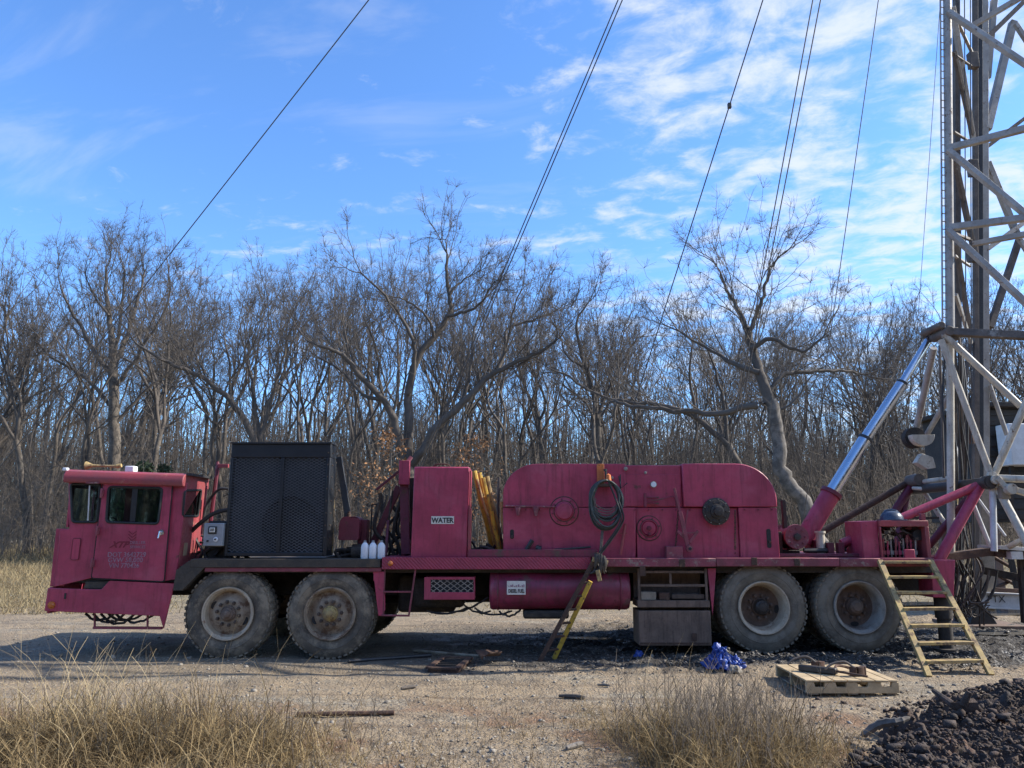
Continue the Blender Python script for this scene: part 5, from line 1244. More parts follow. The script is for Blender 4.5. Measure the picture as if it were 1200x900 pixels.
# ------------------------------------------------------------------ pallet with slips
px0, px1, py0, py1 = 2.86, 3.76, 7.92, 8.82; pz = gz(3.3, 8.2) + .015
pl = empty('wooden_pallet', (3.36, 8.37, pz), 'weathered wooden pallet lying on the dirt in front of the rear wheels', 'pallet')
for k, y in enumerate((py0, (py0 + py1) / 2 - .02, py1 - .04)):
    zb_ = pz + .015; h = .10
    o = [(px0, zb_), (px0 + .16, zb_), (px1 - .02, zb_), (px1, zb_), (px1, zb_ + h)]
    for c_ in (.78, .55, .34, .13):
        x = px0 + c_; o += [(x + .055, zb_ + h), (x + .045, zb_ + h - .045), (x - .045, zb_ + h - .045), (x - .055, zb_ + h)]
    o += [(px0, zb_ + h)]
    M().plate(o, [], side(y), (0, .04, 0)).build('stringer', 'pallet_wood', pl, bevel=.003)
r_ = random.Random(8); x = px0; k = 0
while x < px1 - .06:
    w = min(.135, px1 - x); dz = r_.uniform(0, .004)
    M().box(x, x + w - .01, py0 - .004 + r_.uniform(-.008, .004), py1 + r_.uniform(-.01, .01), pz + .116 + dz, pz + .134 + dz).build('deck_board', 'pallet_wood', pl, bevel=.003); x += w
for x in (px0 + .02, (px0 + px1) / 2 - .05, px1 - .12): M().box(x, x + .1, py0 + .01, py1 - .01, pz, pz + .014).build('bottom_board', 'old_wood', pl, bevel=.002)
zt = pz + .141
def slips(c, n, ang, label):
    e = empty('pipe_slips', (c[0], c[1], zt), label, 'tool', 'tools lying on the wooden pallet')
    for k in range(n):
        a0 = ang + k * .85; o = [(c[0] + .11 * math.cos(a0 + t * .13), c[1] + .09 * math.sin(a0 + t * .13)) for t in range(6)] + [(c[0] + .05 * math.cos(a0 + t * .13), c[1] + .04 * math.sin(a0 + t * .13)) for t in range(5, -1, -1)]
        M().plate(o, [], lambda u, v: (u, v, zt), (0, 0, .085)).build('slip_segment', 'rust', e, bevel=.008)
    a0 = ang + .4; h0 = Vector((c[0] + .09 * math.cos(a0), c[1] + .08 * math.sin(a0), zt + .08))
    M().tube(spline([h0, h0 + Vector((-.08, .02, .05)), h0 + Vector((-.2, .03, .03)), h0 + Vector((-.28, .02, -.02))], 4), .012, 8).build('slip_handle', 'mast_rust', e)
    return e
slips((3.45, 8.18), 3, -2.4, 'rusty pipe slips with a curved handle on the right half of the pallet')
slips((3.17, 8.5), 2, -2.2, 'dark upright slip block at the back of the pallet')
e = empty('pipe_tong', (3.05, 8.3, zt), 'dark chain tong lying flat on the left half of the pallet', 'tool', 'tools lying on the wooden pallet')
M().beam((2.98, 8.42, zt + .03), (3.26, 8.16, zt + .035), .075, .06, (0, 0, 1)).build('tong_body', 'hub_black', e, bevel=.01)
M().tube([(3.26, 8.16, zt + .035), (3.48, 7.96, zt + .02)], .012, 8).build('tong_handle', 'rust', e)
M().tube(spline([(3.3, 8.3, zt + .02), (3.36, 8.4, zt + .05), (3.48, 8.42, zt + .03), (3.58, 8.36, zt + .012)], 4), .014, 6).build('tong_chain', 'rust', e)

# ------------------------------------------------------------------ blue tarp
import bmesh
from mathutils import noise as mnoise
def crumple(name, c, sx, sy, sz, mat, seed, sub=4, rough=.8):
    bm = bmesh.new(); bmesh.ops.create_icosphere(bm, subdivisions=sub, radius=1)
    for v in bm.verts:
        p = v.co.copy(); d = 1 + rough * mnoise.noise(p * 1.7 + Vector((seed, 0, 0))) + rough * .7 * abs(mnoise.noise(p * 3.7 + Vector((0, seed, 0)))) - rough * .5 * abs(mnoise.noise(p * 7 + Vector((seed, seed, 0))))
        v.co = Vector((p.x * sx * d, p.y * sy * d, max(p.z, -.25) * sz * d))
    m = M(); m.v = [tuple(v.co + Vector(c)) for v in bm.verts]; m.f = [tuple(v.index for v in f.verts) for f in bm.faces]; bm.free()
    return m
tz = gz(2.4, 9.15)
m = crumple('t', (2.40, 9.15, tz + .03), .13, .12, .07, 'blue_tarp', 3.1, rough=.7)
for k, (dx, dy, s) in enumerate(((-.12, .05, .08), (.12, .02, .08), (-.02, .1, .09), (.04, -.02, .07), (-.08, -.02, .07))):
    n = crumple('t', (2.40 + dx, 9.15 + dy, tz + .03 + .10 * (k == 2)), s, s, s * 1.1, 'blue_tarp', 7. + k, rough=.8); m.add(n.v, n.f)
tag(m.build('blue_tarp', 'blue_tarp', sharp=.9), 'crumpled bright blue tarp lying in the mud by the rear wheel', 'tarp')
tag(crumple('r', (2.47, 9.02, gz(2.47, 9.02) + .02), .07, .06, .06, 'stone', 2, 3, .4).build('rock', 'stone'), 'tan rock resting against the blue tarp', 'rock')
tag(crumple('r', (1.57, 10.0, gz(1.57, 10.0) + .02), .05, .05, .05, 'stone', 5, 3, .8).build('blue_rag', 'blue_tarp'), 'small blue rag on the mud left of the rusty tool box', 'rag')

# ------------------------------------------------------------------ things on the ground
def on(x, y, dz=0.): return Vector((x, y, gz(x, y) + dz))
def gpt(px, py, dz=0.):
    v = G(px, py); 
    for _ in range(3): v = G(px, py, gz(v.x, v.y))
    return v + Vector((0, 0, dz))
def bar_on(name, mat, pa, pb, r, label, cat, n=8, grp=None):
    a, b = gpt(*pa, r), gpt(*pb, r); pts = [a.lerp(b, t / 5) for t in range(6)]
    for p in pts: p.z = max(p.z, gz(p.x, p.y) + r * .8)
    return tag(M().tube(pts, r, n).build(name, mat), label, cat, grp)
bar_on('steel_pipe', 'black_metal', (408, 777), (505, 770), .022, 'black steel pipe lying on the gravel behind the second wheel', 'pipe')
bar_on('rusty_pipe', 'rust', (-30, 850), (82, 846), .022, 'rusty pipe half hidden in the dry grass nearest the front of the truck', 'pipe')
bar_on('rusty_pipe', 'rust', (348, 840), (462, 838), .02, 'rusty pipe lying on bare ground beside the left grass clump', 'pipe')
# shovel
e = empty('shovel', gpt(560, 772), 'old shovel with a rusty blade lying in the truck shadow', 'shovel')
a, b = gpt(485, 765, .03), gpt(562, 775, .06); M().tube([a, b], .017, 8).build('shovel_handle', 'old_wood', e)
c = gpt(565, 780, .05); d2 = gpt(590, 774, .03); m = M()
ax = (d2 - c).normalized(); sd = ax.cross(Vector((0, 0, 1))).normalized(); gr = []
for i in range(8):
    for j in range(7):
        u = i / 7; v = (j / 6 - .5); w = .12 * (1 if u < .6 else math.sqrt(max(0, 1 - ((u - .6) / .4) ** 2)) * .98 + .02)
        gr.append(c + ax * u * .3 + sd * v * 2 * w + Vector((0, 0, .05 + .12 * v * v * 2 - .02 * u)))
m.add(gr, [(i * 7 + j, i * 7 + j + 1, (i + 1) * 7 + j + 1, (i + 1) * 7 + j) for i in range(7) for j in range(6)]); m.tube([b, c + Vector((0, 0, .04))], .02, 8)
sb = m.build('shovel_blade', 'rust', e); s_m = sb.modifiers.new('thick', 'SOLIDIFY'); s_m.thickness = .005
# rusty grate
A, B_, C_, D_ = gpt(502, 788), gpt(535, 789), gpt(551, 776), gpt(520, 775); h = .05
e = empty('steel_grate', (A + C_) / 2, 'rusty steel grate section lying on the gravel under the shovel', 'grate')
m = M()
for p, q in ((A, B_), (B_, C_), (C_, D_), (D_, A)): m.beam(p + Vector((0, 0, h)), q + Vector((0, 0, h)), .07, .025, (0, 0, 1)).beam(p + Vector((0, 0, h * .4)), q + Vector((0, 0, h * .4)), .02, .06, (0, 0, 1))
m.build('grate_frame', 'rust', e, bevel=.003)
m = M()
for k in range(1, 7): t = k / 7; m.beam(A.lerp(D_, t) + Vector((0, 0, h * .9)), B_.lerp(C_, t) + Vector((0, 0, h * .9)), .02, .02, (0, 0, 1))
m.build('grate_bars', 'under_dark', e)
# sticks and bark
def stick(pa, pb, r, label, mat='bark', name='stick', lift=.02):
    a, b = gpt(*pa, lift), gpt(*pb, lift); mid = (a + b) / 2 + Vector((.015, .02, .0))
    return tag(M().tube(spline([a, mid, b], 5), [r * (.5 + .5 * math.sin(PI * (i + 1) / 12)) for i in range(11)], 7).build(name, mat), label, 'stick')
stick((655, 818), (686, 820), .022, 'dark broken stick lying on the open dirt in the middle', 'bark')
stick((664, 880), (683, 874), .02, 'short pale stick lying near the right grass clump', 'bark_pale')
stick((470, 809), (487, 807), .02, 'small dark stick on gravel left of the middle', 'bark')
stick((700, 805), (715, 806), .014, 'thin dark stick beyond the broken stick on the dirt', 'bark')

# ------------------------------------------------------------------ dirt pile
def pile_h(x, y):
    a = 0
    for (cx, cy, rx, ry, h) in ((4.35, 6.45, 1.3, .8, .34), (3.55, 6.0, .7, .6, .24), (3.1, 5.55, .7, .6, .20), (4.3, 5.6, 1.3, .8, .34), (3.12, 6.45, .26, .2, .22), (5.5, 6.9, 1.2, .9, .42), (2.65, 5.3, .55, .6, .13)):
        d_ = ((x - cx) / rx) ** 2 + ((y - cy) / ry) ** 2; a = np.maximum(a, h * np.clip(1 - d_, 0, 1) ** .8)
    return a
dp = empty('dirt_pile', (4.2, 6.2, 0), 'dark heap of freshly dug clay clods and reddish earth in the near corner', 'dirt pile')
n = 420; xs = np.linspace(1.9, 6.6, n); ys = np.linspace(4.6, 8.0, n); XX, YY = np.meshgrid(xs, ys, indexing='ij')
H_ = pile_h(XX, YY); mask = sstep(0, .1, H_)
ZZ = ground_z(XX, YY) - .03 + H_ + mask * (.20 * np.abs(fbm(XX * 4.3 + .6 * fbm(XX * 3, YY * 3, 2, 5), YY * 4.3, 6, 77)) + .13 * np.abs(fbm(XX * 10 + .8 * fbm(XX * 6, YY * 6, 2, 6), YY * 10, 5, 88)) - .07)
keep = (H_ > .005)
vs = np.stack([XX, YY, ZZ], -1).reshape(-1, 3)
i, j = np.meshgrid(np.arange(n - 1), np.arange(n - 1), indexing='ij'); q = np.stack([i * n + j, (i + 1) * n + j, (i + 1) * n + j + 1, i * n + j + 1], -1).reshape(-1, 4)
kq = keep.reshape(-1)[q].any(1); q = q[kq]
me = mesh_np('dug_earth', vs - np.array([4.2, 6.2, 0]), q, 'clod', True); link('dug_earth', me, dp)
# clods
def rock_proto(seed, sub=2):
    bm = bmesh.new(); bmesh.ops.create_icosphere(bm, subdivisions=sub, radius=1)
    for v in bm.verts:
        p = v.co.copy(); v.co = p * (1 + .9 * mnoise.noise(p * 1.3 + Vector((seed * 3.1, 0, 0))) + .7 * mnoise.noise(p * 2.9 + Vector((0, seed, 0))))
    V = np.array([v.co[:] for v in bm.verts]); Fc = np.array([[v.index for v in f.verts] for f in bm.faces]); bm.free(); return V, Fc
PROTO = [rock_proto(s) for s in range(6)]; PROTO1 = [rock_proto(s, 1) for s in range(6)]
def scatter(name, pos, size, mat, protos, seed, flat=.75, origin=(0, 0, 0)):
    r = np.random.RandomState(seed); V = []; Q = []; o = 0
    for p, s in zip(pos, size):
        v, f = protos[r.randint(len(protos))]; a = r.uniform(0, 6.28); ca, sa = math.cos(a), math.sin(a)
        w = v * s * np.array([1, r.uniform(.7, 1.1), flat * r.uniform(.7, 1.2)]); w = np.stack([w[:, 0] * ca - w[:, 1] * sa, w[:, 0] * sa + w[:, 1] * ca, w[:, 2]], 1)
        V.append(w + p); Q.append(f + o); o += len(v)
    return mesh_np(name, np.concatenate(V) - np.array(origin), np.concatenate(Q), mat, False)
r = np.random.RandomState(5); pos = []; size = []
while len(pos) < 6500:
    x, y = r.uniform(2.1, 6.4), r.uniform(4.8, 7.9); h_ = float(pile_h(x, y))
    if h_ < .03 and r.rand() > .04: continue
    s = min(.05, .004 + r.exponential(.006)) if len(pos) > 70 else r.uniform(.025, .055); pos.append((x, y, gz(x, y) + h_ + .04 * (h_ > .05) + s * .2)); size.append(s)
me = scatter('clods', pos, size, 'clod', PROTO1, 3, origin=(4.2, 6.2, 0)); o = link('clods', me, dp); o['kind'] = 'stuff'
# bark slab and stump on the pile
def zp(x, y): return gz(x, y) + float(pile_h(x, y))
def on_pile(px, py):
    z = .3; v = G(px, py, z)
    for _ in range(14): v = G(px, py, (z := .5 * z + .5 * (zp(v.x, v.y) + .06)))
    return v
a, b = on_pile(1010, 862), on_pile(1053, 845); mid = (a + b) / 2 + Vector((0, 0, .03))
tag(M().tube(spline([a, mid, b, b + Vector((.1, .03, .02))], 5), [.012, .03, .024, .034, .028, .036, .03, .036, .026, .032, .022, .028, .018, .02, .014, .006], 6).build('weathered_branch', 'bark_pale'), 'pale weathered piece of branch lying on the left shoulder of the dirt pile', 'branch')
a = on_pile(1118, 835) + Vector((0, 0, .05)); e = tag(M().tube([on_pile(1095, 820) + Vector((0, 0, .07)), a, a + Vector((.16, .03, -.02))], [.018, .03, .07], 8).tube([a + Vector((.07, 0, .0)), a + Vector((.12, -.02, .10))], [.03, .022], 7).build('root_stump', 'clod'), 'dark muddy root stub poking out of the top of the dirt pile', 'root')

# ------------------------------------------------------------------ guy wires
wires = [((425, 0), (190, 300), 26, 'single guy wire running down to the far side of the woods, furthest from the derrick'),
         ((727, 0), (597, 305), 22, 'upper wire of the close pair crossing the big spreading tree'),
         ((722, 0), (589, 315), 22.3, 'lower wire of the close pair crossing the big spreading tree'),
         ((892, 0), (762, 410), 21, 'single guy wire with a small clamp between the two pairs'),
         ((960, 0), (877, 430), 20, 'wire nearer the derrick of the pair over the twisted tree'),
         ((951, 0), (872, 430), 20.2, 'wire further from the derrick of the pair over the twisted tree'),
         ((1028, 0), (978, 350), 20, 'thin single guy wire ending above the chrome ram'),
         ((1101, 0), (1078, 330), 20, 'very thin tag line just beside the derrick ladder')]
for k, (a, b, Yb, lab) in enumerate(wires):
    sl = (b[0] - a[0]) / (b[1] - a[1]); f_ = lambda py: (a[0] + sl * (py - a[1]), py)
    top = P(*f_(-520), 11.4); bp = f_(672 if k < 7 else 640); bot = P(*bp, Yb); bot.z = max(bot.z, .05)
    r = .014 if k < 6 else (.010 if k == 6 else .006)
    m = M().tube(catenary(top, bot, .25 if k == 0 else .12, 24), r, 5)
    e = m.build('guy_wire', 'wire_rope'); tag(e, lab, 'wire', 'guy wires of the derrick')
    if k == 3:
        c = P(854.5, 124, 12.4); t = 0
        pts = catenary(top, bot, .12, 200); c = min(pts, key=lambda v: abs((450 - 906 * ((-v.y * SP + (v.z - EYE) * CP) / (v.y * CP + (v.z - EYE) * SP))) - 122))
        M().box(c.x - .04, c.x + .04, c.y - .04, c.y + .04, c.z - .06, c.z + .06).build('wire_clamp', 'wire_rope', e, bevel=.01)
# ------------------------------------------------------------------ ground
def axis(a, b, fine0, fine1, f, g=1.12):
    c = list(np.arange(fine0, fine1 + 1e-6, f)); s = f; x = fine0
    lo = []
    while x > a: s *= g; x -= s; lo.append(x)
    s = f; x = fine1; hi = []
    while x < b: s *= g; x += s; hi.append(x)
    return np.array(lo[::-1] + c + hi)
gx = axis(-400, 400, -6.5, 7.5, .05); gy = axis(-30, 600, 4.8, 13.5, .045)
GX, GY = np.meshgrid(gx, gy, indexing='ij'); GZ = ground_z(GX, GY)
nx, ny = len(gx), len(gy); i, j = np.meshgrid(np.arange(nx - 1), np.arange(ny - 1), indexing='ij')
q = np.stack([i * ny + j, (i + 1) * ny + j, (i + 1) * ny + j + 1, i * ny + j + 1], -1).reshape(-1, 4)
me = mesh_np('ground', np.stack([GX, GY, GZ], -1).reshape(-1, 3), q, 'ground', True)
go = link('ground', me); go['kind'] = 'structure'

# puddles behind the rig
for k, (px, py, sx, sy) in enumerate(((1172, 722, .9, .5), (1190, 750, .5, .3), (1060, 712, .8, .5), (1195, 716, 1.1, .45), (690, 752, .35, .12), (500, 757, .0, .0))):
    if not sx: continue
    v = G(px, py); r_ = random.Random(k); m = M(); n = 26
    z = max(gz(v.x + a * sx * .6, v.y + b * sy * .6) for a in (-1, 0, 1) for b in (-1, 0, 1)) * .4 + gz(v.x, v.y) * .6 + .012
    pts = []
    for t in range(n):
        a = 2 * PI * t / n; rr = 1 + .25 * math.sin(2 * a + k) + .18 * math.sin(5 * a + 2 * k); pts.append((v.x + sx * rr * math.cos(a), v.y + sy * rr * math.sin(a), z))
    m.add(pts, [tuple(range(n))]); o = m.build('puddle_water', 'puddle_water'); o['kind'] = 'structure'

# loose stones and mud clods
r = np.random.RandomState(1)
pos = []; size = []
for _ in range(9000):
    y = 5.4 + 8.6 * r.rand() ** 1.5; x = r.uniform(-.75, .72) * y
    pos.append((x, y, float(0))); size.append(min(.035, .004 + r.exponential(.0045)))
pos = np.array(pos); pos[:, 2] = ground_z(pos[:, 0], pos[:, 1]) + np.array(size) * .25
me = scatter('gravel', pos, size, 'stone', PROTO1, 2, .6); o = link('gravel', me); o['kind'] = 'stuff'
pos = []; size = []
for _ in range(7000):
    if r.rand() < .45: x, y = r.uniform(1.8, 5.6), r.normal(9.55, .18)
    else: x, y = r.uniform(-.6, 7.5), r.uniform(9.0, 13)
    pos.append((x, y, 0.)); size.append(min(.035, .004 + r.exponential(.006)))
pos = np.array(pos); pos[:, 2] = ground_z(pos[:, 0], pos[:, 1]) + np.array(size) * .15
me = scatter('mud_lumps', pos, size, 'mud_clod', PROTO1, 4, .7); o = link('mud_lumps', me); o['kind'] = 'stuff'

# ------------------------------------------------------------------ grass
def blades(name, x, y, length, width, lean, mat, seed, seg=4, zf=ground_z, curl=1.0, heads=0., kinkp=.22):
    r = np.random.RandomState(seed); n = len(x); az = r.uniform(0, 2 * PI, n); z = zf(x, y) - .01
    d = np.stack([np.cos(az), np.sin(az)], 1); p = np.stack([x, y, z], 1)
    th = np.clip(np.abs(r.normal(0, lean, n)), 0, 1.35); dth = curl * r.uniform(.05, .5, n) * (1 + .6 * r.rand(n))
    wa = r.uniform(0, PI, n); wd = np.stack([np.cos(wa), np.sin(wa), np.zeros(n)], 1)
    ks = np.zeros(n)
    pts = [p]; a = th.copy()
    kink = r.rand(n) < kinkp; kp = r.randint(1, seg, n)
    for s in range(seg):
        a = a + dth * (1 + .5 * s) / seg * 2; a = np.where(kink & (kp == s), a + r.uniform(.5, 1.6, n), a)
        st = length / seg
        p = p + np.stack([np.sin(a) * d[:, 0] * st, np.sin(a) * d[:, 1] * st, np.cos(a) * st], 1)
        p[:, 2] = np.maximum(p[:, 2], z + .008); pts.append(p)
    pts = np.stack(pts, 1); k = seg + 1
    ws = width[:, None] * np.array([1, .95, .8, .55, .12])[None, :k] if k == 5 else width[:, None] * np.linspace(1, .15, k)[None]
    if heads:
        hd = r.rand(n) < heads; ws[hd, -2] *= 2.2; ws[hd, -1] *= 3
    Lf = pts - wd[:, None] * ws[:, :, None] / 2; Rt = pts + wd[:, None] * ws[:, :, None] / 2
    V = np.stack([Lf, Rt], 2).reshape(-1, 3); b = (np.arange(n) * 2 * k)[:, None]; s = np.arange(seg)[None]
    Q = np.stack([b + 2 * s, b + 2 * s + 1, b + 2 * s + 3, b + 2 * s + 2], -1).reshape(-1, 4)
    me = mesh_np(name, V, Q, mat); o = link(name, me); o['kind'] = 'stuff'; return o
r = np.random.RandomState(11)
def clump(n, cx, cy, sx, sy, tuft=.12, nt=60):
    tx, ty = r.normal(cx, sx, nt), r.normal(cy, sy, nt); k = r.randint(nt, size=n)
    return tx[k] + r.normal(0, tuft, n), ty[k] + r.normal(0, tuft, n)
X_, Y_ = [], []; LL, WW = [], []
def addc(n, cx, cy, sx, sy, l0, l1, w, tuft=.1, nt=50):
    x, y = clump(n, cx, cy, sx, sy, tuft, nt); k = y > 4.9
    x, y = x[k], y[k]; X_.append(x); Y_.append(y); LL.append(r.uniform(l0, l1, len(x)) * r.uniform(.6, 1, len(x))); WW.append(np.full(len(x), w) * r.uniform(.6, 1.4, len(x)))
# left mass
addc(2700, -2.9, 6.05, .62, .38, .25, .75, .0070, .12, 70)
addc(3500, -2.9, 5.8, .8, .38, .10, .35, .0045, .15, 90)
addc(2100, -3.8, 5.9, .45, .35, .2, .6, .0066, .1, 40)
addc(1800, -2.1, 5.8, .45, .3, .18, .55, .0066, .1, 40)
addc(900, -3.3, 6.7, .6, .4, .2, .5, .0044, .1, 26)
addc(700, -1.5, 5.9, .5, .4, .08, .24, .0036, .12, 30)
# right mass
addc(2500, 1.55, 5.95, .30, .35, .22, .65, .0064, .1, 44)
addc(1600, 1.15, 6.3, .25, .4, .15, .42, .0036, .1, 30)
addc(900, 2.0, 6.2, .22, .35, .15, .40, .0036, .1, 24)
addc(600, .9, 6.8, .3, .3, .08, .25, .0034, .1, 24)
blades('dry_grass', np.concatenate(X_), np.concatenate(Y_), np.concatenate(LL), np.concatenate(WW), .42, 'dry_grass', 3, curl=1.5)
# tall single stems with seed heads
X_, Y_, LL, WW = [], [], [], []
addc(230, -3.3, 6.4, .5, .3, .5, 1.1, .0052, .1, 40); addc(46, -2.3, 6.1, .35, .3, .5, .95, .004, .1, 24); addc(90, 1.3, 6.5, .3, .35, .4, .85, .004, .1, 24); addc(14, 1.05, 6.9, .2, .3, .5, .95, .005, .1, 10)
blades('tall_stems', np.concatenate(X_), np.concatenate(Y_), np.concatenate(LL), np.concatenate(WW), .16, 'pale_stem', 5, curl=.55, heads=.6, kinkp=.04, seg=6)
# fine upright weeds on the right (brown, branching)
lines = []; r_ = np.random.RandomState(8)
for _ in range(420):
    if r_.rand() < .8: x, y = r_.normal(1.6, .33), r_.normal(6.1, .4)
    else: x, y = r_.normal(-2.6, .7), r_.normal(6.0, .3)
    if y < 4.9: continue
    z = gz(x, y); h = r_.uniform(.2, .55); d_ = r_.normal(0, .16, 2); p0 = np.array([x, y, z]); p1 = p0 + np.array([d_[0] * h, d_[1] * h, h]); pm = (p0 + p1) / 2 + np.append(r_.normal(0, .012, 2), 0)
    lines.append((np.array([p0, pm, p1]), np.array([.003, .0024, .0012]), 3))
    for b in range(r_.randint(2, 7)):
        t = r_.uniform(.35, .95); q0 = p0 * (1 - t) + p1 * t; a = r_.uniform(0, 6.28); l = h * r_.uniform(.12, .35)
        q1 = q0 + np.array([math.cos(a) * .6, math.sin(a) * .6, .75]) * l; lines.append((np.array([q0, (q0 + q1) / 2, q1]), np.array([.0018, .0015, .001]), 3))
V, Q = tubes_np(lines); o = link('dead_weeds', mesh_np('dead_weeds', V, Q, 'brush_stem')); o['kind'] = 'stuff'
# straw and leaf litter over the dirt
n = 34000; y = 4.9 + 4.5 * r.rand(n) ** 1.4; x = r.uniform(-.8, .72, n) * y
dens = fbm(x * .9, y * 1.3, 3, 41) + .25 * (y < 6.5) - .12 * (y > 7.6); k = dens > r.uniform(-.25, .45, n); x, y = x[k], y[k]
blades('straw_litter', x, y, r.uniform(.03, .16, len(x)), r.uniform(.003, .007, len(x)), 1.2, 'straw', 9, seg=3, curl=.6)
# grass of the field behind and left
n = 30000; y = 15 + 24 * r.rand(n); x = np.where(r.rand(n) < .6, r.uniform(-.75, -.45, n), r.uniform(-.75, .75, n)) * y
blades('field_grass', x, y, r.uniform(.15, .5, n) * (y / 25), .012 + .0006 * y, .5, 'field_grass', 10, seg=3)

# ------------------------------------------------------------------ trees
def unit(v): return v / (np.linalg.norm(v) + 1e-9)
class Tree:
    def __init__(s, seed, up=.12, wander=.16, tw=1., minr=.011, spread=1.):
        s.r = np.random.RandomState(seed); s.lines = []; s.trunk = []; s.up = up; s.wander = wander; s.tw = tw; s.minr = minr; s.spread = spread
    def rot(s, d, ang, az=None):
        a = unit(np.cross(d, [0.3, .2, 1.] if abs(d[2]) < .95 else [1., 0, 0])); b = np.cross(d, a); t = s.r.uniform(0, 6.283) if az is None else az
        return unit(d * math.cos(ang) + (a * math.cos(t) + b * math.sin(t)) * math.sin(ang))
    def seg(s, p, d, L, r0, r1, n=4):
        pts = [p]; 
        for _ in range(n):
            d = unit(d + s.r.normal(0, s.wander, 3) + np.array([0, 0, s.up])); p = p + d * L / n; pts.append(p)
        return np.array(pts), np.linspace(r0, r1, n + 1), d
    def twigs(s, p, d, r):
        k = 1 + s.r.poisson(1.6 * s.tw)
        for _ in range(k):
            e = s.rot(d, s.r.uniform(.2, 1.1)); L = s.r.uniform(.22, .6); q = p + e * L * .5 + s.r.normal(0, .02, 3); e2 = unit(e + s.r.normal(0, .2, 3) + [0, 0, .15]); q2 = q + e2 * L * .5
            s.lines.append((np.array([p, q, q2]), np.array([r * .8, r * .6, .0045]), 3))
            if s.r.rand() < .6:
                e3 = s.rot(e, s.r.uniform(.4, .8)); s.lines.append((np.array([q, q + e3 * L * .25, q + e3 * L * .45 + [0, 0, .03]]), np.array([r * .55, r * .4, .004]), 3))
    def grow(s, p, d, L, r0, depth=0, store=None):
        if r0 < s.minr: s.twigs(p, d, max(r0, .007)); return
        r1 = r0 * .80
        n = 4 if r0 > .03 else 3
        pts, rs, d2 = s.seg(p, d, L, r0, r1, n)
        (s.trunk if store is not None else s.lines).append((pts, rs, 8 if r0 > .12 else (5 if r0 > .04 else 3)))
        # side shoots
        m = s.r.poisson(1.3 if r0 < .12 else .7)
        for _ in range(m):
            i = s.r.randint(1, n + 1); dd = unit(pts[i] - pts[i - 1]); s.grow(pts[i], s.rot(dd, s.r.uniform(.6, 1.1) * s.spread), L * s.r.uniform(.5, .8), max(rs[i] * s.r.uniform(.28, .5), .006), depth + 1)
        # fork
        a = s.r.uniform(.12, .45) * s.spread; az = s.r.uniform(0, 6.283); k = s.r.uniform(.62, .8)
        s.grow(pts[-1], s.rot(d2, a * (1.1 - k), az), L * s.r.uniform(.76, .92), r1 * (1 - (1 - k) * .45), depth + 1)
        s.grow(pts[-1], s.rot(d2, a * 1.5 + .15, az + PI + s.r.normal(0, .4)), L * s.r.uniform(.62, .85), r1 * k, depth + 1)
    def meshes(s, name, bark, twig):
        tv, tq = tubes_np(s.trunk); lv, lq = tubes_np(s.lines)
        return mesh_np('trunk', tv, tq, bark, True), mesh_np('crown', lv, lq, twig, True)

def proto_tree(seed, H, r0, trunkfrac, lean=0., spread=1., minr=.0095, tw=1.2, up=.12):
    t = Tree(seed, spread=spread, minr=minr, tw=tw, up=up)
    d = unit(np.array([lean + t.r.normal(0, .05), t.r.normal(0, .05), 1.])); p = np.array([0, 0, -.25]); L = H * trunkfrac
    n = 7; pts = [p]; 
    for _ in range(n): d = unit(d + t.r.normal(0, .09, 3) + [0, 0, .04]); p = p + d * L / n; pts.append(p)
    pts = np.array(pts); rs = np.linspace(r0, r0 * .72, n + 1); rs[0] *= 1.35
    t.trunk.append((pts, rs, 10))
    for i in range(3, n):
        if t.r.rand() < .5: t.grow(pts[i], t.rot(d, t.r.uniform(.7, 1.2)), H * .10, r0 * t.r.uniform(.12, .25))
    k = 2 + (t.r.rand() < .5); az = t.r.uniform(0, 6.28)
    for i in range(k): t.grow(pts[-1], t.rot(d, t.r.uniform(.15, .5) * spread, az + 6.283 * i / k), H * .165, r0 * t.r.uniform(.45, .62))
    print('tree', seed, len(t.lines)); return t
SPECS = [(1, 17, .20, .42, 0, .9), (2, 17, .16, .5, .08, .8), (3, 16, .22, .34, 0, 1.05), (4, 18, .15, .5, -.08, .75), (5, 15, .19, .36, .1, 1.1), (6, 17, .14, .48, 0, .85), (7, 16, .17, .4, -.05, 1.0)]
protos = []
for (sd, H, r0, tf, ln, sp) in SPECS:
    t = proto_tree(sd, H, r0, tf, ln, sp); a, b = t.meshes('t', 'bark', 'twig')
    top = max(np.percentile(np.concatenate([l[0][:, 2] for l in t.lines]), 99.5), 1); protos.append((a, b, top))
SKY = [(-150, 330), (0, 335), (60, 300), (100, 310), (160, 310), (200, 290), (240, 300), (280, 290), (340, 320), (380, 320), (430, 300), (480, 310), (540, 320), (590, 315), (640, 322), (680, 330), (740, 370), (790, 370), (840, 350), (930, 360), (980, 360), (1030, 358), (1080, 362), (1140, 350), (1200, 335), (1350, 330)]
def skyline(px):
    return float(np.interp(px, [a for a, _ in SKY], [b for _, b in SKY]))
r_ = random.Random(31); count = 0
GRP = 'bare trees standing in the woodland behind the rig'
def place_tree(k, x, y, h, rz, lean=0.):
    a, b, top = protos[k]; s = h / top
    e = empty('bare_tree', (x, y, gz(x, y)), 'bare grey-brown deciduous tree standing in the woodland behind the truck', 'tree', GRP)
    e.rotation_euler = (r_.uniform(-.04, .04), lean, rz); e.scale = (s, s, s)
    for nm, me in (('trunk', a), ('crown', b)):
        o = bpy.data.objects.new(nm, me); col.objects.link(o); o.parent = e
rows = [(34, 39, 2.6, .78, 1.04), (40, 47, 2.2, .84, 1.06), (48, 58, 2.3, .84, 1.04), (60, 78, 2.7, .80, 1.0)]
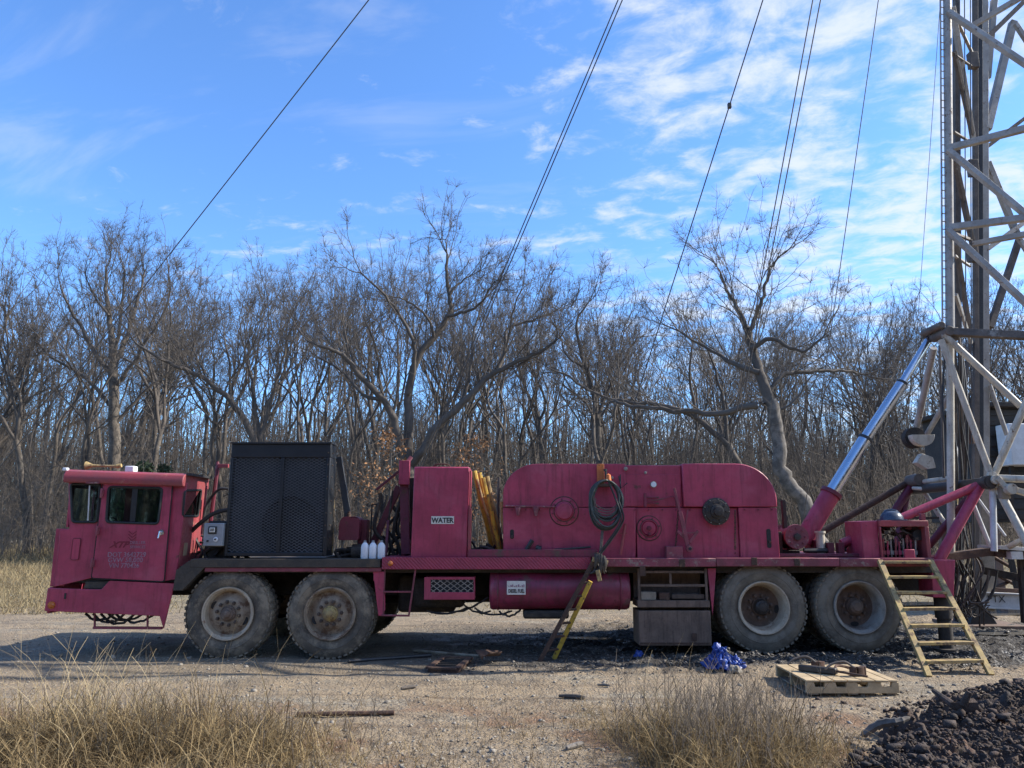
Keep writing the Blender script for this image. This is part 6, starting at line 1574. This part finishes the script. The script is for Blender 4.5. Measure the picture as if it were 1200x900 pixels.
for (ya, yb, sp, f0, f1) in rows:
    xw = .72 * yb; x = -xw + r_.uniform(0, 2)
    while x < xw:
        y = r_.uniform(ya, yb); px = 600 + 906 * x / (y * CP + 3)
        if -110 < px < 1310:
            hz = P(px, skyline(px), y).z * r_.uniform(f0, f1)
            place_tree(r_.randrange(len(protos)), x, y, hz, r_.uniform(0, 6.28), r_.uniform(-.05, .05)); count += 1
        x += sp * r_.uniform(.6, 1.5)
for k in range(46):      # young trees under the tall ones
    y = r_.uniform(31, 46); x = r_.uniform(-.72, .72) * y; px = 600 + 906 * x / (y * CP + 3)
    place_tree(r_.randrange(len(protos)), x, y, P(px, skyline(px), y).z * r_.uniform(.38, .62), r_.uniform(0, 6.28), r_.uniform(-.1, .1))
print('trees', count)

# the trees one can single out: limbs set out by hand
def limb_tree(name, label, base, limbs, D, seed, bark='bark', minr=.008, tw=1.3, spread=.95):
    t = Tree(seed, minr=minr, tw=tw, spread=spread, up=.10)
    base = np.array([*base]); W = lambda px, py, dy: np.array(P(px, py + .2 * max(0, 450 - py), D + dy))
    for li, (pts, r0, r1, dy) in enumerate(limbs):
        k = len(pts); ww = [W(px, py, dy * i / max(1, k - 1)) for i, (px, py) in enumerate(pts)]
        sp_ = np.array([v[:] for v in spline(ww, 4)]); n = len(sp_)
        sp_ += t.r.normal(0, .03, sp_.shape); r0 *= .82; r1 *= .85; rs = np.linspace(r0, r1, n)
        (t.trunk if li == 0 else t.lines).append((sp_, rs, 9 if r0 > .12 else 7))
        for i in range(max(2, int(n * (.3 if li else .8))), n):
            if t.r.rand() < .8 and rs[i] < .2:
                dd = unit(sp_[i] - sp_[i - 1]); side_ = t.rot(dd, t.r.uniform(.5, 1.05)); side_[2] += .35
                t.grow(sp_[i], unit(side_), t.r.uniform(.9, 1.7), max(.010, min(.030, rs[i] * t.r.uniform(.18, .36))))
        dd = unit(sp_[-1] - sp_[-2])
        for _ in range(2 if li else 0): t.grow(sp_[-1], t.rot(dd, t.r.uniform(.1, .5)), .75, min(r1 * .8, .034))
    print(name, len(t.lines))
    base3 = np.array([P(limbs[0][0][0][0], limbs[0][0][0][1], D).x, D, gz(0, D)])
    e = empty(name, tuple(base3), label, 'tree')
    for nm, L_, mt in (('trunk', t.trunk, bark), ('crown', t.lines, 'twig')):
        V, Q = tubes_np(L_); me = mesh_np(nm, V - base3, Q, mt, True); link(nm, me, e)
limb_tree('spreading_tree', 'largest bare tree with wide forking limbs rising behind the water tank', (0, 0), [
    ([(482, 640), (480, 590), (476, 545)], .38, .33, 0),
    ([(477, 548), (479, 500), (479, 462), (488, 416), (509, 381), (525, 352), (528, 330), (523, 296), (524, 262)], .27, .07, 1.),
    ([(525, 352), (545, 345), (562, 333), (573, 310)], .10, .04, -2.), ([(527, 318), (540, 300), (552, 290)], .08, .03, .5), ([(509, 381), (500, 350), (478, 330), (466, 322)], .09, .03, -1),
    ([(474, 548), (464, 500), (449, 468), (420, 436), (402, 408), (372, 393)], .24, .07, -2), ([(449, 468), (425, 462), (400, 430), (372, 409)], .12, .04, 2), ([(479, 462), (485, 420), (484, 386), (470, 350), (451, 322), (424, 288)], .14, .04, -1.5),
    ([(420, 436), (405, 380), (402, 350)], .09, .03, 1), ([(449, 468), (440, 400), (425, 350)], .1, .03, -1),
    ([(480, 545), (495, 528), (511, 500), (541, 473), (570, 443), (594, 424), (624, 409), (651, 388)], .25, .07, -1), ([(584, 432), (592, 398), (594, 371), (624, 356), (651, 343)], .12, .04, 1), ([(541, 473), (552, 420), (556, 370), (566, 330)], .12, .03, 1), ([(594, 398), (600, 350), (610, 315)], .06, .03, -1)], 33, 101)
limb_tree('twisted_tree', 'pale-barked twisted bare tree leaning behind the drawworks and chrome ram', (0, 0), [
    ([(962, 640), (945, 595), (928, 572), (915, 550), (912, 510), (903, 470)], .34, .27, 0),
    ([(903, 472), (889, 432), (881, 395), (875, 365)], .25, .15, .5), ([(875, 368), (866, 340), (857, 325), (848, 300), (843, 285)], .12, .04, .5), ([(878, 372), (890, 340), (896, 312), (903, 282), (915, 262)], .11, .04, -.5),
    ([(889, 432), (868, 426), (852, 414), (833, 401), (796, 374)], .14, .05, 1), ([(881, 400), (905, 384), (925, 396), (945, 400), (965, 380)], .12, .04, -1), ([(903, 470), (905, 452), (927, 434), (955, 432), (983, 430), (1012, 436)], .13, .05, 1), ([(889, 474), (840, 484), (790, 480), (740, 476), (716, 470)], .16, .06, 2), ([(906, 484), (930, 470), (950, 440)], .08, .03, 0)], 28, 102, bark='bark_pale', tw=1.1)
limb_tree('upright_tree', 'tall rounded bare tree with a straight trunk rising behind the truck cab', (0, 0), [
    ([(134, 640), (134, 560), (134, 480), (133, 420)], .34, .26, 0),
    ([(133, 420), (131, 380), (127, 345), (124, 300), (125, 275)], .22, .05, .5), ([(133, 420), (146, 390), (156, 350), (165, 310), (170, 285)], .17, .04, 1), ([(133, 440), (112, 405), (96, 370), (80, 335), (70, 305)], .15, .04, -1),
    ([(134, 455), (155, 420), (176, 380), (192, 345), (200, 315)], .14, .04, -1), ([(133, 410), (140, 370), (143, 320), (147, 285)], .12, .04, -1), ([(134, 480), (100, 440), (60, 410), (35, 375)], .12, .04, 1), ([(128, 350), (110, 320), (100, 290)], .08, .03, .5), ([(134, 500), (158, 470), (190, 440), (215, 400)], .11, .04, .5)], 36, 103, tw=1.3)
limb_tree('leaning_tree', 'bare tree leaning hard towards the cab behind the black radiator', (0, 0), [
    ([(312, 640), (310, 580), (303, 530)], .26, .23, 0), ([(303, 532), (290, 500), (270, 470), (235, 440), (198, 420), (165, 395)], .2, .06, -1), ([(303, 530), (300, 480), (292, 430), (282, 380)], .13, .04, 1), ([(270, 470), (268, 420), (262, 370)], .09, .03, 1), ([(235, 440), (228, 400), (225, 360)], .07, .03, 0), ([(303, 520), (318, 470), (330, 420), (340, 370)], .12, .04, 0)], 33, 104)
limb_tree('arched_tree', 'bare tree with a long arching limb between the spreading and twisted trees', (0, 0), [
    ([(700, 640), (702, 560), (700, 490)], .22, .18, 0), ([(700, 492), (692, 440), (680, 400), (676, 360), (690, 330)], .15, .04, 0), ([(700, 490), (720, 440), (738, 400), (748, 380)], .12, .04, 1), ([(690, 430), (665, 410), (655, 370)], .09, .03, 1)], 35, 105)
limb_tree('arching_limb_tree', 'dark bare tree whose low limb arches down over the drawworks', (0, 0), [
    ([(905, 640), (880, 570), (852, 520)], .2, .18, 0), ([(852, 520), (815, 490), (780, 476), (735, 470), (700, 462), (660, 435)], .16, .05, 1), ([(815, 490), (808, 440), (812, 390)], .1, .03, -1), ([(852, 520), (846, 460), (830, 400)], .11, .04, 0)], 31, 106)

# cedar and leaf-holding saplings
def leafy(name, label, cat, x, y, h, w, n, mat, seed, conic=True, group=None, leaf=.05):
    r = np.random.RandomState(seed); z0 = gz(x, y); e = empty(name, (x, y, z0), label, cat, group)
    lines = [(np.array([[0, 0, -.1], [.03, 0, h * .5], [0, 0, h]]), np.array([.02 * h, .014 * h, .01]), 6)]
    V0, Q0 = tubes_np(lines); link('trunk', mesh_np('trunk', V0, Q0, 'bark'), e)
    nb = 70; br = []; C_ = []
    for k in range(nb):
        t = r.uniform(.08, .98); a = r.uniform(0, 6.28); L_ = w * ((1 - t) ** .75 if conic else math.sin(PI * min(1, t * .9 + .1)) ** .6) * r.uniform(.6, 1.1); q0 = np.array([0, 0, h * t]); q1 = q0 + np.array([math.cos(a) * L_, math.sin(a) * L_, L_ * (.25 if conic else .5)])
        br.append((np.array([q0, (q0 + q1) / 2 + r.normal(0, .03, 3), q1]), np.array([.012, .008, .004]), 3))
        m_ = max(1, int(n / nb)); tt = r.uniform(.25, 1, m_); C_.append(q0 + (q1 - q0) * tt[:, None] + r.normal(0, .09 * (1 if conic else 1.3), (m_, 3)))
    V1, Q1 = tubes_np(br); C_ = np.concatenate(C_); k = len(C_); u = r.normal(0, 1, (k, 3)); u /= np.linalg.norm(u, axis=1)[:, None]; v = np.cross(u, r.normal(0, 1, (k, 3))); v /= np.linalg.norm(v, axis=1)[:, None]; s = leaf * r.uniform(.6, 1.3, k)[:, None]
    LV = np.stack([C_ - u * s, C_ - v * s * .5, C_ + u * s, C_ + v * s * .5], 1).reshape(-1, 3); LQ = np.arange(4 * k).reshape(-1, 4)
    link('branches', mesh_np('branches', V1, Q1, 'twig'), e); link('foliage', mesh_np('foliage', LV, LQ, mat), e)
v = P(168, 540, 31); leafy('cedar_tree', 'dark green cedar standing in the woods directly behind the cab roof', 'tree', v.x, 31, 4.0, 1.7, 9000, 'cedar_green', 1, leaf=.07)
v = P(195, 540, 33); leafy('cedar_tree', 'second dark green cedar just right of the first behind the exhaust post', 'tree', v.x, 33, 4.2, 1.3, 6000, 'cedar_green', 2, leaf=.07)
v = P(75, 590, 30); 0 and leafy('cedar_tree', 'small dull green cedar low behind the front edge of the cab', 'tree', v.x, 30, 2.0, 1.0, 4000, 'cedar_green', 3, leaf=.06)
v = P(458, 520, 30); leafy('leafy_sapling', 'sapling holding orange-brown dead leaves left of the spreading tree trunk', 'tree', v.x, 30, 5.2, 1.7, 1300, 'dead_leaf', 4, False, leaf=.07)
v = P(556, 525, 31); leafy('leafy_sapling', 'sapling with brown dead leaves behind the bundle of yellow poles', 'tree', v.x, 31, 5.0, 1.7, 1100, 'dead_leaf', 5, False, leaf=.07)

# undergrowth: thickets of thin stems along the wood's edge
r2 = np.random.RandomState(77); lines = []
for _ in range(10500):
    y = r2.uniform(28, 62); x = r2.uniform(-.78, .78) * y; 
    edge = fbm(np.array([x * .35]), np.array([y * .35]), 3, 51)[0]
    if edge < -.2 and r2.rand() < .6: continue
    if x < -8 and y < 31: continue
    h = (1.2 + 3.6 * abs(r2.normal(0, .7)) + (1.3 if x > 8 else 0)) * (y / 38); d_ = r2.normal(0, .22, 2); z = .35; p0 = np.array([x, y, z]); p1 = p0 + np.array([d_[0] * h, d_[1] * h, h]); pm = (p0 + p1) / 2 + r2.normal(0, .12, 3) * h * .3
    rr = r2.uniform(.006, .018); lines.append((np.array([p0, pm, p1]), np.array([rr, rr * .8, .004]), 3))
    for b in range(r2.randint(2, 6)):
        t = r2.uniform(.25, .95); q0 = p0 * (1 - t) + p1 * t + (pm - (p0 + p1) / 2) * 4 * t * (1 - t) * .5; a = r2.uniform(0, 6.28); l = h * r2.uniform(.15, .4); q1 = q0 + np.array([math.cos(a), math.sin(a), r2.uniform(-.1, .9)]) * l * .8
        qm = (q0 + q1) / 2 + r2.normal(0, .08, 3) * l; lines.append((np.array([q0, qm, q1]), np.array([rr * .6, rr * .45, .0035]), 3))
V, Q = tubes_np(lines); o = link('undergrowth', mesh_np('undergrowth', V, Q, 'brush_stem')); o['kind'] = 'stuff'
# far edge of the woods, a mass of stems behind everything
lines = []
for _ in range(5000):
    y = r2.uniform(80, 125); x = r2.uniform(-.8, .8) * y; h = r2.uniform(7, 20) * (y / 100) ; d_ = r2.normal(0, .1, 2); p0 = np.array([x, y, .3]); p1 = p0 + np.array([d_[0] * h, d_[1] * h, h]); rr = r2.uniform(.04, .13)
    lines.append((np.array([p0, (p0 + p1) / 2 + r2.normal(0, .2, 3), p1]), np.array([rr, rr * .7, rr * .3]), 4))
    for b in range(r2.randint(5, 12)):
        t = r2.uniform(.15, 1); q0 = p0 * (1 - t) + p1 * t; a = r2.uniform(0, 6.28); l = r2.uniform(1., 3.2); q1 = q0 + np.array([math.cos(a), math.sin(a), r2.uniform(.3, 1.2)]) * l; lines.append((np.array([q0, (q0 + q1) / 2 + r2.normal(0, .1, 3), q1]), np.array([rr * .4, rr * .25, .012]), 3))
V, Q = tubes_np(lines); o = link('distant_woods', mesh_np('distant_woods', V, Q, 'twig')); o['kind'] = 'stuff'

# the woods on the near side of the yard, which the glass and the chrome reflect
lines = []
for _ in range(1500):
    y = -r2.uniform(22, 50); x = r2.uniform(-60, 60); h = r2.uniform(8, 17); d_ = r2.normal(0, .1, 2); p0 = np.array([x, y, -.2]); p1 = p0 + np.array([d_[0] * h, d_[1] * h, h]); rr = r2.uniform(.05, .2)
    lines.append((np.array([p0, (p0 + p1) / 2 + r2.normal(0, .3, 3), p1]), np.array([rr, rr * .7, rr * .3]), 4))
    for b in range(9):
        t = r2.uniform(.15, 1); q0 = p0 * (1 - t) + p1 * t; a = r2.uniform(0, 6.28); l = r2.uniform(1.5, 4.); q1 = q0 + np.array([math.cos(a), math.sin(a), r2.uniform(.3, 1.2)]) * l; lines.append((np.array([q0, (q0 + q1) / 2 + r2.normal(0, .2, 3), q1]), np.array([rr * .5, rr * .35, .03]), 3))
V, Q = tubes_np(lines); o = link('distant_woods', mesh_np('distant_woods', V, Q, 'twig')); o['kind'] = 'stuff'

# ------------------------------------------------------------------ light, sky, camera
SUN_EL = math.radians(36); SUN_AZ = math.radians(4)     # from +X turned towards +Y
sd = Vector((math.cos(SUN_EL) * math.cos(SUN_AZ), math.cos(SUN_EL) * math.sin(SUN_AZ), math.sin(SUN_EL)))
sl = bpy.data.lights.new('sun', 'SUN'); sl.energy = 4.6; sl.angle = math.radians(.53); sl.color = (1, .93, .82)
so = bpy.data.objects.new('sun', sl); so.rotation_euler = sd.to_track_quat('Z', 'Y').to_euler(); so.location = (30, 10, 30); col.objects.link(so)
w = bpy.data.worlds.new('World'); scene.world = w; w.use_nodes = True; nt = w.node_tree; nt.nodes.clear()
out = N(nt, 'ShaderNodeOutputWorld'); bg = N(nt, 'ShaderNodeBackground'); L(nt, bg.outputs[0], out.inputs[0]); bg.inputs[1].default_value = .15
sky = N(nt, 'ShaderNodeTexSky', sky_type='NISHITA', sun_disc=False, sun_elevation=SUN_EL, sun_rotation=PI / 2 - SUN_AZ, altitude=200, air_density=1.0, dust_density=.4, ozone_density=3.0)
tc = N(nt, 'ShaderNodeTexCoord').outputs['Generated']
sx = N(nt, 'ShaderNodeSeparateXYZ'); L(nt, tc, sx.inputs[0])
zc = mth(nt, 'MAXIMUM', sx.outputs[2], .05); zc = mth(nt, 'ADD', zc, .06)
u = mth(nt, 'DIVIDE', sx.outputs[0], zc); v = mth(nt, 'DIVIDE', sx.outputs[1], zc)
cb_ = N(nt, 'ShaderNodeCombineXYZ'); L(nt, u, cb_.inputs[0]); L(nt, v, cb_.inputs[1])
rot = N(nt, 'ShaderNodeVectorRotate', rotation_type='Z_AXIS'); L(nt, cb_.outputs[0], rot.inputs[0]); rot.inputs['Angle'].default_value = .35
cv = rot.outputs[0]
n1 = noise(nt, scaled(nt, cv, (1.9, 2.3, 1)), 3.6, 7, .62, .3)        # altocumulus
n2 = noise(nt, scaled(nt, cv, (1, 1.6, 1)), .8, 4, .55)               # large breaks
xy = mth(nt, 'DIVIDE', sx.outputs[0], mth(nt, 'MAXIMUM', sx.outputs[1], .05))
east = ramp(nt, xy, -.30, .45, -.11, .10)
cov = mth(nt, 'ADD', mth(nt, 'ADD', n1, mth(nt, 'MULTIPLY', mth(nt, 'SUBTRACT', n2, .5), .7)), east)
f = ramp(nt, cov, .45, .80, 0, .82)
n3 = noise(nt, scaled(nt, cv, (.8, 2.2, 1)), 1.3, 6, .6, .6)
f = mth(nt, 'MAXIMUM', f, ramp(nt, n3, .53, .74, 0, .22))
skym = N(nt, 'ShaderNodeMix', data_type='RGBA', blend_type='MULTIPLY'); skym.inputs[0].default_value = 1; L(nt, sky.outputs[0], skym.inputs[6]); skym.inputs[7].default_value = (.66, .92, 1.22, 1)
cl = N(nt, 'ShaderNodeMix', data_type='RGBA'); L(nt, f, cl.inputs[0]); L(nt, skym.outputs[2], cl.inputs[6]); cl.inputs[7].default_value = (3.5, 3.7, 4.0, 1)
L(nt, cl.outputs[2], bg.inputs[0])

cam = bpy.data.cameras.new('camera'); cam.sensor_width = 36; cam.lens = 906 / 1200 * 36; cam.clip_end = 2000; cam.clip_start = .05
co = bpy.data.objects.new('camera', cam); co.location = (0, 0, EYE); co.rotation_euler = (PI / 2 + PITCH, 0, 0); col.objects.link(co); scene.camera = co
vs_ = scene.view_settings; vs_.view_transform = 'Standard'; vs_.look = 'None'; vs_.gamma = 1; vs_.exposure = .84; vs_.use_curve_mapping = False
cy = scene.cycles; cy.max_bounces = 6; cy.diffuse_bounces = 3; cy.glossy_bounces = 3; cy.transmission_bounces = 6; cy.transparent_max_bounces = 8; cy.use_denoising = True; cy.denoiser = 'OPENIMAGEDENOISE'; cy.denoising_input_passes = 'RGB_ALBEDO_NORMAL'; cy.denoising_prefilter = 'ACCURATE'; cy.sample_clamp_indirect = 6
